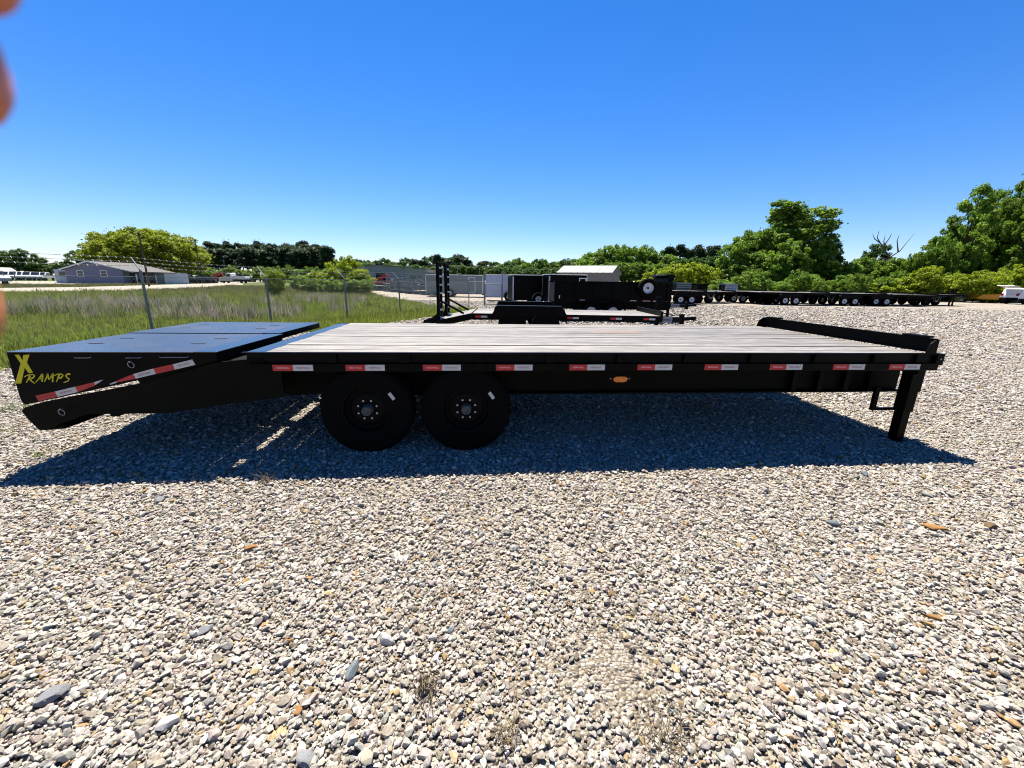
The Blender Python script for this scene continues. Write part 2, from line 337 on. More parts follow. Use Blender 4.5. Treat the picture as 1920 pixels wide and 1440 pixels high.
def scatter(name, P, rot, scl, idx, col, meshes):
    """one object: a point for every piece, geometry nodes put a piece on each"""
    n = len(P); me = bpy.data.meshes.new(name); me.vertices.add(n); me.vertices.foreach_set('co', np.ascontiguousarray(P, np.float32).ravel())
    for nm, typ, arr in (('rot', 'FLOAT_VECTOR', rot), ('scl', 'FLOAT_VECTOR', scl), ('idx', 'INT', idx), ('col', 'FLOAT_COLOR', np.c_[col, np.ones(n)])):
        a = me.attributes.new(nm, typ, 'POINT')
        a.data.foreach_set('color' if 'COLOR' in typ else 'vector' if typ == 'FLOAT_VECTOR' else 'value', np.ascontiguousarray(arr, np.int32 if typ == 'INT' else np.float32).ravel())
    o = bpy.data.objects.new(name, me); COL.objects.link(o)
    src = bpy.data.collections.new(name + '_pieces')
    for i, m_ in enumerate(meshes): src.objects.link(bpy.data.objects.new('%s_piece_%02d' % (name, i), m_))
    ng = bpy.data.node_groups.new(name, 'GeometryNodeTree'); ng.interface.new_socket('Geometry', in_out='INPUT', socket_type='NodeSocketGeometry'); ng.interface.new_socket('Geometry', in_out='OUTPUT', socket_type='NodeSocketGeometry')
    gi, go = ng.nodes.new('NodeGroupInput'), ng.nodes.new('NodeGroupOutput'); ip = ng.nodes.new('GeometryNodeInstanceOnPoints'); ci = ng.nodes.new('GeometryNodeCollectionInfo')
    ci.inputs['Collection'].default_value = src; ci.inputs['Separate Children'].default_value = True; ci.inputs['Reset Children'].default_value = True
    L = ng.links; L.new(gi.outputs[0], ip.inputs['Points']); L.new(ci.outputs[0], ip.inputs['Instance']); ip.inputs['Pick Instance'].default_value = True
    for nm, dt, sock in (('rot', 'FLOAT_VECTOR', 'Rotation'), ('scl', 'FLOAT_VECTOR', 'Scale'), ('idx', 'INT', 'Instance Index')):
        na = ng.nodes.new('GeometryNodeInputNamedAttribute'); na.data_type = dt; na.inputs['Name'].default_value = nm; L.new(na.outputs['Attribute'], ip.inputs[sock])
    L.new(ip.outputs[0], go.inputs[0])
    md = o.modifiers.new('scatter', 'NODES'); md.node_group = ng
    return tag(o, None, kind='stuff')

# --- stones
def stone_mesh(name, rng, m, sub=2, cuts=13):
    bm = bmesh.new(); bmesh.ops.create_icosphere(bm, subdivisions=sub, radius=1)
    V = np.array([v.co[:] for v in bm.verts]); fac = np.array([1, rng.uniform(.62, .95), rng.uniform(.42, .72)])
    V = V * (1 + .08 * np.sin(V @ rng.normal(0, 2.2, 3) + rng.uniform(0, 6)))[:, None]
    for _ in range(cuts):
        nn = rng.normal(size=3); nn /= np.linalg.norm(nn); d = rng.uniform(.50, .84); k = V @ nn - d; V = V - np.where(k > 0, k, 0)[:, None] * nn * .92
    V = V * fac
    for v, c in zip(bm.verts, V): v.co = c
    me = bpy.data.meshes.new(name); bm.to_mesh(me); bm.free(); me.materials.append(m); return me
rg = np.random.default_rng(7)
STONES = [stone_mesh('stone_chip', rg, STONEM, sub=2 if i < 6 else 1) for i in range(12)]
def stone_cols(n, rng):
    base = np.array([(.40, .375, .345), (.46, .44, .415), (.33, .30, .265), (.37, .345, .32), (.50, .485, .47), (.27, .235, .195), (.30, .20, .10), (.21, .215, .22), (.17, .14, .11), (.36, .28, .17)])
    p = np.array([.23, .18, .14, .16, .09, .08, .014, .03, .028, .024]); k = rng.choice(len(base), n, p=p / p.sum())
    return np.clip(base[k] * .655 * np.array((1.035, 1.0, .93)) * rng.normal(1, .12, (n, 1)) * rng.normal(1, .025, (n, 3)), .02, .8)
def dirt(X, Y):
    """bare patches and a faint wheel track in the gravel"""
    a = np.sin(X * 1.7 + 1.3 * np.sin(Y * 1.1)) * np.sin(Y * 2.3 + 1.7 * np.sin(X * .9)) + .45 * np.sin(X * 5.1 + Y * 3.3) * np.sin(Y * 6.1 - X * 2.2)
    tr = np.exp(-((X - .42 - .12 * np.sin(Y * 2.2)) / .13) ** 2) * (Y < 2.6)
    pa = np.exp(-(((X - .25) / .28) ** 2 + ((Y - 1.22) / .22) ** 2)) + np.exp(-(((X + .25) / .45) ** 2 + ((Y - 2.3) / .3) ** 2)) * .8 + np.exp(-(((X - .05) / .5) ** 2 + ((Y - 1.85) / .16) ** 2)) * .5
    return np.clip((a - .62) * 1.3, 0, .6) + .62 * tr + .78 * pa
PP, SS = [], []
for y0, y1, dens, size in ((.55, 2.6, 5000, .0110), (2.6, 4.6, 3900, .0120), (4.6, 8.5, 1900, .0162), (8.5, 15, 640, .025), (15, 30, 200, .040)):
    n = int(dens * (y1 - y0) * 2 * 1.42 * (y1 + .4)); g = 1 / math.sqrt(dens)
    nx, ny = int(2.84 * (y1 + .4) / g), int((y1 - y0) / g)
    gx, gy = np.meshgrid(np.arange(nx), np.arange(ny)); X = (gx.ravel() + rg.uniform(0, 1, gx.size) * 1.0) * g - 1.42 * (y1 + .4); Y = y0 + (gy.ravel() + rg.uniform(0, 1, gx.size)) * g
    keep = (np.abs(X) < 1.36 * Y + .5) & inside(YARD, X, Y + rg.normal(0, .25, len(X)))
    keep &= rg.uniform(0, 1, len(X)) > dirt(X, Y) * (1 if y1 < 6 else .4)
    X, Y = X[keep], Y[keep]; s = size * np.exp(rg.normal(0, .40, len(X))); s = np.clip(s, size * .40, size * 2.3)
    PP.append(np.c_[X, Y, s * rg.uniform(-.22, .55, len(X))]); SS.append(s)
PP = np.concatenate(PP); SS = np.concatenate(SS); N = len(PP)
rot = np.c_[rg.normal(0, .28, N), rg.normal(0, .28, N), rg.uniform(0, 6.283, N)]
gr = scatter('gravel', PP, rot, SS[:, None] * rg.uniform(.8, 1.25, (N, 3)), rg.integers(0, 12, N), stone_cols(N, rg), STONES)
tag(gr, 'cream and grey limestone chips covering the trailer yard', 'gravel')

# --- grass and weeds
def tuft_mesh(name, rng, n, h, spread, wd, bend, m):
    V, F = [], []
    for i in range(n):
        a = rng.uniform(0, 6.28); r = spread * math.sqrt(rng.uniform()); x, y = r * math.cos(a), r * math.sin(a); hh = h * rng.uniform(.55, 1.1)
        b = rng.uniform(0, 6.28); lean = bend * rng.uniform(.3, 1.2); dx, dy = math.cos(b) * lean, math.sin(b) * lean; px, py = -math.sin(b) * wd, math.cos(b) * wd; k = len(V)
        V += [(x - px, y - py, 0), (x + px, y + py, 0), (x + dx * .35 * hh + px * .8, y + dy * .35 * hh + py * .8, hh * .6), (x + dx * .35 * hh - px * .8, y + dy * .35 * hh - py * .8, hh * .6),
              (x + dx * hh + px * .15, y + dy * hh + py * .15, hh), (x + dx * hh - px * .15, y + dy * hh - py * .15, hh)]
        F += [(k, k + 1, k + 2, k + 3), (k + 3, k + 2, k + 4, k + 5)]
    return fast_mesh(name, np.array(V), np.array(F), m)
GT = [tuft_mesh('grass_tuft', rg, 14, 1, .9, .045, .55, BLADEM) for _ in range(5)]
WT = [tuft_mesh('weed_tuft', rg, 16, 1, .28, .014, .35, BLADEM) for _ in range(5)]
FEN0, FDIR = Vector((-8.70, 9.66)), Vector((.402, .916))
def grassland(y0, y1, dens):
    x0 = -1.5 * y1 - 1; n = int(dens * (y1 - y0) * (2 - x0)); X = rg.uniform(x0, 2, n); Y = rg.uniform(y0, y1, n)
    k = (X > -1.42 * Y - 1) & ~inside(YARD, X + rg.normal(0, .12, n), Y) & ~inside(ROADP, X, Y) & ~inside(LOTP, X, Y); return X[k], Y[k]
GP, GS, GC = [], [], []
for y0, y1, dens, sz in ((4.5, 11, 130, .10), (11, 18, 75, .12), (18, 30, 30, .14), (30, 70, 9, .17)):
    X, Y = grassland(y0, y1, dens); n = len(X); s = sz * np.exp(rg.normal(0, .28, n))
    patch = .5 + .5 * np.sin(X * .8 + 2 * np.sin(Y * .33)) * np.sin(Y * .6 + X * .35)
    c = np.array((.160, .210, .022)) * (1 - patch[:, None] * .4) + np.array((.18, .165, .05)) * patch[:, None] * .4
    far = np.clip((Y - 24) / 20, 0, 1)[:, None]; c = c * (1 - far) + np.array((.135, .13, .05)) * far
    GP.append(np.c_[X, Y, np.full(n, -.014)]); GS.append(np.c_[s, s, s * rg.uniform(.7, 1.5, n)]); GC.append(c * rg.normal(1, .22, (n, 1)))
GP = np.concatenate(GP); N = len(GP)
gs = scatter('grass', GP, np.c_[np.zeros((N, 2)), rg.uniform(0, 6.28, N)], np.concatenate(GS), rg.integers(0, 5, N), np.clip(np.concatenate(GC), .01, .9), GT)
tag(gs, 'rough green grass along the chain link fence', 'grass')
X, Y = grassland(13, 34, 26.0); off = -(X - FEN0.x) * FDIR.y + (Y - FEN0.y) * FDIR.x       # distance behind the fence line
clump = np.sin(X * .55 + 1.2) * np.sin(Y * .42 - .6 * X * .4) + .5 * np.sin(X * 1.9) * np.sin(Y * 1.3)
k = (off > 1.2) & (off + rg.normal(0, 1.0, len(X)) < 15) & (clump + rg.normal(0, .3, len(X)) > .22) & (off > 2.5 - 1.5 * (Y < 18)); k &= ~((X > -6) & (Y > 15)); k &= (X / Y < -.36)
X, Y, off = X[k], Y[k], off[k]; n = len(X); s = rg.uniform(.20, .58, n) * (1.15 - .4 * (Y > 26)); dry = (rg.uniform(0, 1, n) < .25 + .5 * (clump[k] > .25))
c = np.where(dry[:, None], np.array((.27, .235, .185)), np.array((.12, .155, .035))) * rg.normal(1, .22, (n, 1))
we = scatter('weeds', np.c_[X, Y, np.full(n, -.014)], np.c_[rg.normal(0, .08, (n, 2)), rg.uniform(0, 6.28, n)], np.c_[s, s, s], rg.integers(0, 5, n), np.clip(c, .01, .9), WT)
tag(we, 'tall dry weeds growing behind the fence', 'weeds')

# ------------------------------------------------------------------ the deck-over trailer in front
PSI, TX, TY, HD = .0897, -2.0812, 3.059, .88
TR = thing('flatbed_trailer', 'long black deck-over flatbed trailer with grey plank deck and two fold-flat ramps, nearest of all', 'trailer', (TX, TY, 0), PSI)
def onv(px, py, v=0.0):
    """pixel -> (along, height) on the trailer's upright plane v metres behind its near side"""
    n = Vector((-math.sin(PSI), math.cos(PSI), 0)); o = Vector((TX, TY, HC)) + n * v; d = ray(px, py); t = n.dot(Vector((o.x, o.y, 0))) / n.dot(d); P = d * t
    return ((P.x - TX) * math.cos(PSI) + (P.y - TY) * math.sin(PSI), P.z + HC)
WD = 2.27; UF = 5.95                                     # deck width, front end
# deck planks
edges = np.linspace(.035, WD - .035, 20); rp = random.Random(4)
for i in range(19):
    a, b = edges[i] + .0014, edges[i + 1] - .0014; dz = rp.uniform(-.003, .004)
    u1 = 5.84 - rp.uniform(0, .006)
    MB().box(.145, u1, -(b - a) / 2, (b - a) / 2, -.038, 0).obj('plank', WOOD, TR, bevel=.0025, loc=(0, (a + b) / 2, HD + .004 + dz))
def stained(m0):
    m = m0.copy(); m.name = 'rust_stained_plank'; n = m.node_tree.nodes; L = m.node_tree.links; b = n['Principled BSDF']; tc = n.new('ShaderNodeTexCoord'); sx = n.new('ShaderNodeSeparateXYZ'); L.new(tc.outputs['Object'], sx.inputs[0])
    z = n.new('ShaderNodeTexNoise'); z.inputs['Scale'].default_value = 9; L.new(tc.outputs['Object'], z.inputs['Vector'])
    a = n.new('ShaderNodeMath'); a.operation = 'SUBTRACT'; a.inputs[1].default_value = 3.50; L.new(sx.outputs[0], a.inputs[0]); p = n.new('ShaderNodeMath'); p.operation = 'ABSOLUTE'; L.new(a.outputs[0], p.inputs[0])
    q = n.new('ShaderNodeMath'); q.operation = 'ADD'; L.new(p.outputs[0], q.inputs[0]); L.new(z.outputs[0], q.inputs[1])
    r = n.new('ShaderNodeMapRange'); L.new(q.outputs[0], r.inputs[0]); r.inputs['From Min'].default_value = .55; r.inputs['From Max'].default_value = .95; r.inputs['To Min'].default_value = .30; r.inputs['To Max'].default_value = 0
    mx = n.new('ShaderNodeMix'); mx.data_type = 'RGBA'; mx.inputs[7].default_value = (.20, .085, .025, 1); old = b.inputs['Base Color'].links[0].from_socket; L.new(old, mx.inputs[6]); L.new(r.outputs[0], mx.inputs[0]); L.new(mx.outputs[2], b.inputs['Base Color']); return m
STAIN = stained(WOOD)
for o in TR.children:
    if o.name.startswith('plank') and 1.36 < o.location.y < 1.62: o.data.materials[0] = STAIN
# side rails: channel with top flange, rub bar and stake pockets
def scuff_sheen():  # grey streaks: scuffs and reflections, both painted into the black
    m = mat('scuff_sheen_black_rail', (.002, .002, .0017), .4, .06, scale=9, col2=(.003, .003, .0028)); n = m.node_tree.nodes; L = m.node_tree.links; b = n['Principled BSDF']; tc = n.new('ShaderNodeTexCoord')
    mp = n.new('ShaderNodeMapping'); mp.inputs['Scale'].default_value = (2.2, 1, 30); L.new(tc.outputs['Object'], mp.inputs[0]); z = n.new('ShaderNodeTexNoise'); z.inputs['Scale'].default_value = 1.6; z.inputs['Detail'].default_value = 8; z.inputs['Roughness'].default_value = .75; L.new(mp.outputs[0], z.inputs['Vector'])
    r = n.new('ShaderNodeValToRGB'); r.color_ramp.elements[0].position = .60; r.color_ramp.elements[1].position = .70; L.new(z.outputs[0], r.inputs[0])
    mx = n.new('ShaderNodeMix'); mx.data_type = 'RGBA'; mx.inputs[7].default_value = (.035, .036, .033, 1); old = b.inputs['Base Color'].links[0].from_socket; L.new(old, mx.inputs[6]); L.new(r.outputs[0], mx.inputs[0]); L.new(mx.outputs[2], b.inputs['Base Color']); return m
SCUFF_SHEEN = scuff_sheen()
def side_rail(y_out, sgn, name):
    r = MB()
    r.box(.0, UF, y_out + sgn * .028, y_out + sgn * .034, HD - .155, HD - .006); r.box(-.02, UF, y_out, y_out + sgn * .034, HD - .006, HD + .003)
    r.box(.0, UF, y_out + sgn * .002, y_out + sgn * .028, HD - .155, HD - .149)
    o = r.obj(name, SCUFF_SHEEN, TR, bevel=.0015); MB().box(.02, UF + .03, y_out - sgn * .006, y_out + sgn * .002, HD - .152, HD - .088).obj('rub_bar', BLACK, o, bevel=.002)
    for u in (.64, 1.22, 1.82, 2.41, 3.02, 3.61, 4.21, 4.81, 5.38, 5.80):
        p = MB()
        for (a, b) in ((u - .045, u - .039), (u + .039, u + .045)): p.box(a, b, y_out + sgn * .0022, y_out + sgn * .028, HD - .148, HD - .0062)
        p.box(u - .039, u + .039, y_out + sgn * .0025, y_out + sgn * .008, HD - .080, HD - .0062)
        p.obj('stake_pocket', BLACK2, o, bevel=.0012)
    return o
rail = side_rail(0.0, 1, 'side_rail'); side_rail(WD, -1, 'side_rail')
# reflective tape on the near rub bar
tape_u = (.354, .908, 1.515, 2.106, 2.720, 3.309, 3.905, 4.503, 5.101, 5.644)
red_me = MB().box(-.1524, 0, -.0012, 0, -.0245, .0245).mesh('tape_red', TRED); wht_me = MB().box(.0006, .1524, -.0012, 0, -.0245, .0245).mesh('tape_white', TWHT)
NEX_R = text_mesh('NEXHAUL', .021, TXTR, extrude=.0003); NEX_P = text_mesh('NEXHAUL', .021, TXTW, extrude=.0003)
for u in tape_u:
    o = mobj('reflective_tape', red_me, TR, (u, -.0062, HD - .119)); mobj('white_half', wht_me, o)
    mobj('lettering', NEX_P, o, (-.076, -.0016, 0), (R(90), 0, 0)); mobj('lettering', NEX_R, o, (.076, -.0016, 0), (R(90), 0, 0))
# rear cross strip
MB().box(.0, .140, .0362, WD - .0362, HD - .10, HD + .001).obj('rear_strip', BLACKG, TR, bevel=.002)
# main beams and cross members
for v in (.29, WD - .41):
    b = MB(); ue = UF + .08
    b.prism([(-.62, HD - .50), (.50, HD - .42), (ue, HD - .42), (ue, HD - .18), (-.30, HD - .18), (-.62, HD - .28)], v + .055, v + .065)
    b.box(.50, ue, v, v + .12, HD - .436, HD - .4202); b.box(-.2, ue, v, v + .12, HD - .1798, HD - .165)
    o = b.obj('main_beam', BLACK2, TR, bevel=.003)
    for u in (4.85, 5.12, 5.40, 5.66): MB().box(u, u + .05, v + .004, v + .0548, HD - .4198, HD - .1802).obj('web_stiffener', BLACK, o)
for k in range(14):
    u = .35 + k * .405; MB().box(u, u + .05, .04, WD - .04, HD - .16, HD - .042).obj('cross_member', BLACK2, TR)
MB().box(UF - .10, UF - .04, .04, WD - .04, HD - .20, HD - .01).obj('front_cross_member', BLACK2, TR, bevel=.003)
# front stop: upright plate with quarter-round ends
fb = MB(); fb.box(UF - .030, UF - .018, .012, WD - .012, HD + .0035, HD + .125); fb.box(UF - .05, UF - .018, .012, WD - .012, HD + .1255, HD + .133)
stop = fb.obj('front_stop', BLACK, TR, bevel=.002)
arc = [(UF - .030, HD + .0035), (UF - .118, HD + .0035)] + [(UF - .030 - .088 * math.cos(t), HD + .0035 + .122 * math.sin(t)) for t in [R(15 * k) for k in range(1, 7)]]
for v in (.002, WD - .012): MB().prism(arc + [(UF - .018, HD + .1255), (UF - .018, HD + .0035)], v, v + .0098).obj('end_gusset', BLACK, stop)
for v in (.08, WD - .32): MB().box(UF - .06, UF + .02, v, v + .22, HD + .134, HD + .150).obj('top_pad', BLACK, stop, bevel=.003)
MB().box(UF, UF + .075, -.002, .06, HD - .105, HD - .001).obj('rail_end', BLACK, TR, bevel=.003)
MB().lathe([(0, -.003), (.008, -.003), (.008, 0)], 10, Matrix.Translation((UF + .04, -.002, HD - .05))).obj('bolt', CHROME, TR)
# landing leg with its crank bracket
def leg(v0, foot):
    l = MB(); l.box(5.865, 5.965, v0, v0 + .105, .30, HD - .12); o = l.obj('landing_leg', BLACK2, TR, bevel=.004)
    MB().box(5.875, 5.955, v0 + .01, v0 + .095, .02, .2995).obj('inner_tube', BLACK, o, bevel=.003)
    MB().box(5.83, 6.0, v0 - .03, v0 + .135, .0, .0195).obj('foot_plate', BLACK, o, bevel=.002)
    MB().box(5.855, 5.975, v0 - .008, v0 - .0005, .50, HD - .16).obj('mount_plate', BLACK2, o, bevel=.002)
    if foot:
        b = MB(); b.box(5.66, 5.705, v0 + .12, v0 + .15, HD - .575, HD - .36); b.box(5.66, 5.96, v0 + .118, v0 + .15, HD - .600, HD - .5755); b.obj('crank_bracket', BLACK, o, bevel=.003)
leg(.085, True); leg(WD - .20, False)
# wheels
def wheel_parts(rim_r, tyre_r, wd, rim_m, lugs=8, n=40):
    h = wd / 2; t = MB().lathe([(rim_r * .98, -h * .86), (rim_r * 1.06, -h), (tyre_r * .90, -h * .99), (tyre_r * .965, -h * .86), (tyre_r, -h * .62), (tyre_r, h * .62), (tyre_r * .965, h * .86), (tyre_r * .90, h * .99), (rim_r * 1.06, h), (rim_r * .98, h * .86)], n)
    for k in range(26):      # tread blocks
        M_ = Matrix.Rotation(k * 2 * math.pi / 26, 4, 'Y'); t.box(-.028, .028, -h * .60, h * .60, tyre_r - .004, tyre_r + .005, M_)
    d = -h * .28
    r = MB().lathe([(rim_r * 1.03, -h * .80), (rim_r * .985, -h * .92), (rim_r * .93, -h * .80), (rim_r * .90, -h * .30), (rim_r * .80, d + .004), (rim_r * .70, d - .012), (rim_r * .56, d - .018), (rim_r * .36, d - .010), (rim_r * .20, d - .010), (0, d - .010)], n)
    hb = MB().lathe([(rim_r * .22, d - .010), (rim_r * .205, d - .075), (rim_r * .17, d - .088), (rim_r * .125, d - .088), (rim_r * .11, d - .080), (0, d - .080)], 20)
    lg = MB().lathe([(.0, d - .034), (.0085, d - .034), (.0115, d - .028), (.0115, d - .008)], 8)
    return t.mesh('tyre', RUBBER), r.mesh('rim', rim_m, True), hb.mesh('hub', HUBM if lugs > 5 else rim_m, True), lg.mesh('lug_nut', CHROME), d
W16 = wheel_parts(.205, .383, .225, RIMBLK)
def wheel(parent, W_, x, y, z, flip=False, nl=8, br=.0825, ph=.2):
    o = mobj('wheel', W_[0], parent, (x, y, z), (0, 0, math.pi if flip else 0)); mobj('rim', W_[1], o); mobj('hub', W_[2], o)
    for k in range(nl):
        a = ph + 2 * math.pi * k / nl; mobj('lug_nut', W_[3], o, (br * math.cos(a), 0, br * math.sin(a)))
    return o
for u in (.875, 1.705):
    o = wheel(TR, W16, u, .155, .378, ph=.39)
    wheel(TR, W16, u, WD - .155, .378, True)
    MB().tube([(u, .2, .378), (u, WD - .2, .378)], .04, 10).obj('axle', BLACK2, TR)
    M_ = Matrix.Translation((.215, -.114, .13)) @ Matrix.Rotation(R(55), 4, 'Y'); MB().box(-.034, .034, -.0006, 0, -.014, .014, M_).obj('paper_label', TWHT, o)
# amber side lamp
lx, lz = onv(1163, 711, .02)
br = MB().prism([(lx - .105, lz - .01), (lx - .09, lz - .035), (lx + .09, lz - .035), (lx + .105, lz - .01), (lx + .105, lz + .04), (lx - .105, lz + .04)], .0302, .036).obj('lamp_bracket', BLACK, TR)
el = [(lx + .062 * (1 if c > 0 else -1) * (abs(c) ** .5) * 1.0, lz + .026 * s) for c, s in [(math.cos(2 * math.pi * k / 24), math.sin(2 * math.pi * k / 24)) for k in range(24)]]
MB().prism(el, .010, .030).obj('amber_lens', AMBER, br, bevel=.004)
for s in (-1, 1): MB().lathe([(0, .027), (.005, .027), (.005, .0302)], 8, Matrix.Translation((lx + s * .082, 0, lz + .004))).obj('screw', CHROME, br)
# sloping tail frame under the ramps
tp = [onv(*p, .02) for p in ((470, 668), (400, 680), (270, 718), (80, 754), (46, 764), (40, 771), (54, 788), (74, 807), (100, 806), (107, 797), (162, 777), (317, 775), (430, 757), (560, 741))]
tp = [(.10, HD - .045)] + tp[1:] + [(.25, HD - .33), (.25, HD - .16)]
for v in (.02, 1.10, WD - .045): MB().prism(tp, v, v + .025).obj('tail_beam', BLACK2, TR, bevel=.002)
for u, z in ((-1.52, .32), (-1.1, .42), (-.68, .53), (-.28, .62)): MB().box(u, u + .06, .0452, WD - .0452, z - .06, z).obj('tail_cross_member', BLACK2, TR)
MB().box(-.135, -.004, .0452, WD - .0452, HD - .075, HD - .066, Matrix.Rotation(R(0), 4, 'Y')).obj('gap_blocker', BLACK2, TR)  # plate added to narrow the sun shaft through the ramp gap
# ramps: wedge boxes lying level on the sloping tail
def ramp(v0, v1, du, label):
    z1 = HD + .004; z0 = HD
    prof = [(-1.665 + du, z0 - .002), (-.205 + du, z0 - .002), (-.205 + du, z0 - .060), (-.42 + du, HD - .122), (-.80 + du, HD - .216), (-1.55 + du, HD - .385), (-1.640 + du, HD - .405), (-1.660 + du, HD - .385), (-1.665 + du, HD - .33)]
    o = MB().box(-1.668 + du, -.37 + du, v0, v1, z0 - .001, z1).obj('ramp', DIAMOND, TR, bevel=.0015); o['label'] = label
    for v in (v0 + .001, v1 - .009): MB().prism(prof, v, v + .008).obj('side_plate', BLACK, o, bevel=.0015)
    MB().box(-1.6640 + du, -1.656 + du, v0 + .0092, v1 - .0092, HD - .38, z0 - .0012).obj('end_plate', BLACK, o)
    MB().box(-.368 + du, -.195 + du, v0 - .002, v1 + .002, z0 - .0008, z1 + .003).obj('hinge_flap', BLACKG, o, bevel=.002)
    MB().box(-.214 + du, -.2052 + du, v0 + .0092, v1 - .0092, HD - .058, z0 - .0012).obj('front_plate', BLACK, o)
    for u in (-1.35, -1.0, -.65): MB().box(u + du, u + .04 + du, v0 + .0092, v1 - .0092, HD - .06, z0 - .0014).obj('rib', BLACK2, o)
    for u in (-1.41, -.60):
        for f in (.39, .68): MB().box(u + du - .055, u + du + .055, v0 + (v1 - v0) * f - .013, v0 + (v1 - v0) * f + .013, z1 - .001, z1 + .0012).obj('slot_shade', DARK, o)  # raised near-black strips painting the shade inside the slots
    return o
ra = ramp(.0, 1.09, 0, 'near ramp with yellow lettering on its side plate'); ramp(1.155, WD, -.06, 'far ramp without lettering')
# spring pins, handles and the slanting tape on the near ramp
for (px, py) in ((246, 684), (116, 773)):
    u, z = onv(px, py, -.01); M_ = Matrix.Translation((u, -.012, z)); q = MB()
    q.tube([(u + .022 * math.cos(a), -.012 - .004 * math.sin(a), z + .024 * math.sin(a)) for a in [R(30 * k) for k in range(13)]], .0028, 6)
    ring = q.obj('pin_ring', CHROME, ra); MB().tube([(u, -.02, z + .026), (u, .004, z + .026)], .006, 8).obj('pin', CHROME, ring)
for (xa, xb, y) in ((139, 171, 670.5), (235, 266, 670.5), (299, 354, 669.5)):
    a, z = onv(xa, y); b, z2 = onv(xb, y); MB().tube([(a, .0, z + .004), (a + .01, -.010, z), (b - .01, -.010, z), (b, .0, z + .004)], .003, 6).obj('grab_bar', CHROME, ra)
def slant_tape(pts, m, txt=None):
    P = [onv(*p) for p in pts]; o = MB().prism(P, -.0016, .0005).obj('reflective_tape', m, ra)
    if txt:
        cx = sum(p[0] for p in P) / 4; cz = sum(p[1] for p in P) / 4; a = math.atan2(P[1][1] - P[0][1], P[1][0] - P[0][0]); mobj('lettering', txt, o, (cx, -.0019, cz), (R(90), -a, 0))
slant_tape(((66.5, 742), (103, 734), (108, 744), (73, 752)), TRED, NEX_R); slant_tape(((103.3, 734), (141, 725), (146, 735), (108.3, 744)), TWHT, NEX_R)
slant_tape(((141.3, 725), (176.5, 716.5), (178, 723), (146.3, 735)), TRED); slant_tape(((176.8, 716.4), (194, 711.5), (185, 718), (178.2, 722)), TWHT)
slant_tape(((205, 720), (217, 715), (219.5, 717.5), (208, 721)), TWHT); slant_tape(((217.3, 714.5), (249.5, 701.5), (254.5, 710), (220, 717)), TRED)
slant_tape(((250, 701.3), (287.5, 691), (292.5, 701), (255, 710)), TWHT, NEX_R); slant_tape(((288, 690.8), (323.5, 683), (328, 693), (293, 701)), TRED, NEX_R)
slant_tape(((324, 683), (360.5, 674), (366.5, 684), (328.4, 693)), TWHT, NEX_R)
# the yellow lettering (traced as brush strokes from its outline)
def decal(polys, name, parent):
    m_ = MB()
    for P in polys: m_.prism([onv(x / 8, 640 + y / 8) for x, y in P], -.0012, .0005)
    o = m_.obj(name, YELL, parent); return o
decal([[(222, 200), (290, 200), (338, 290), (352, 205), (444, 198), (405, 318), (498, 470), (432, 476), (372, 395), (318, 632), (228, 632), (312, 330)]], 'letter_x', ra)
def brush(pts, w0, w1):
    L_, R_ = [], []
    for i, p in enumerate(pts):
        a = pts[max(i - 1, 0)]; b = pts[min(i + 1, len(pts) - 1)]; dx, dy = b[0] - a[0], b[1] - a[1]; l = math.hypot(dx, dy) or 1; t = i / (len(pts) - 1)
        wd = (w0 + (w1 - w0) * t) / 2; L_.append((p[0] - dy / l * wd, p[1] + dx / l * wd)); R_.append((p[0] + dy / l * wd, p[1] - dx / l * wd))
    return [[L_[i], L_[i + 1], R_[i + 1], R_[i]] for i in range(len(pts) - 1)]
decal(brush([(452, 515), (430, 560), (395, 618)], 30, 12) + brush([(362, 535), (420, 505), (500, 497), (522, 515), (500, 545), (440, 568)], 12, 26) + brush([(440, 562), (480, 600), (522, 632)], 26, 10), 'letter_r', ra)
decal(brush([(640, 490), (590, 555), (535, 616)], 30, 10) + brush([(640, 490), (640, 550), (632, 606)], 24, 20) + brush([(575, 566), (615, 560), (645, 556)], 16, 12), 'letter_a', ra)
decal(brush([(722, 485), (695, 550), (668, 606)], 26, 12) + brush([(722, 490), (728, 550), (735, 572)], 22, 18) + brush([(800, 480), (765, 535), (735, 575)], 26, 14) + brush([(800, 480), (792, 550), (790, 612)], 24, 20), 'letter_m', ra)
decal(brush([(890, 500), (868, 560), (845, 610)], 28, 10) + brush([(805, 520), (860, 492), (925, 490), (948, 510), (920, 545), (868, 558)], 12, 24), 'letter_p', ra)
decal(brush([(1055, 492), (1015, 490), (985, 515), (1010, 545), (1040, 560), (1030, 590), (958, 618)], 26, 12), 'letter_s', ra)

# ------------------------------------------------------------------ other trailers
WSM_B = wheel_parts(.20, .36, .21, RIMBLK, n=24); WSM_W = wheel_parts(.20, .36, .21, RIMWHT, n=24)
def swheel(parent, W_, x, y, z, flip=False):
    o = mobj('wheel', W_[0], parent, (x, y, z), (0, 0, math.pi if flip else 0)); mobj('rim', W_[1], o); mobj('hub', W_[2], o); return o
PLATE = mat('pale_name_plate', (.16, .18, .23), .5, .3, scale=30, var=.2); PLTXT = mat('dark_plate_print', (.03, .035, .06), .5, .3)
NEXBIG = text_mesh('NEXHAUL', .085, PLTXT, extrude=.001)
FTAPE_R = MB().box(-.1524, 0, -.002, 0, -.025, .025).mesh('tape_red', TRED); FTAPE_W = MB().box(.0006, .1524, -.002, 0, -.025, .025).mesh('tape_white', TWHT)
def ftape(parent, u, v, z): o = mobj('reflective_tape', FTAPE_R, parent, (u, v, z)); mobj('white_half', FTAPE_W, o)
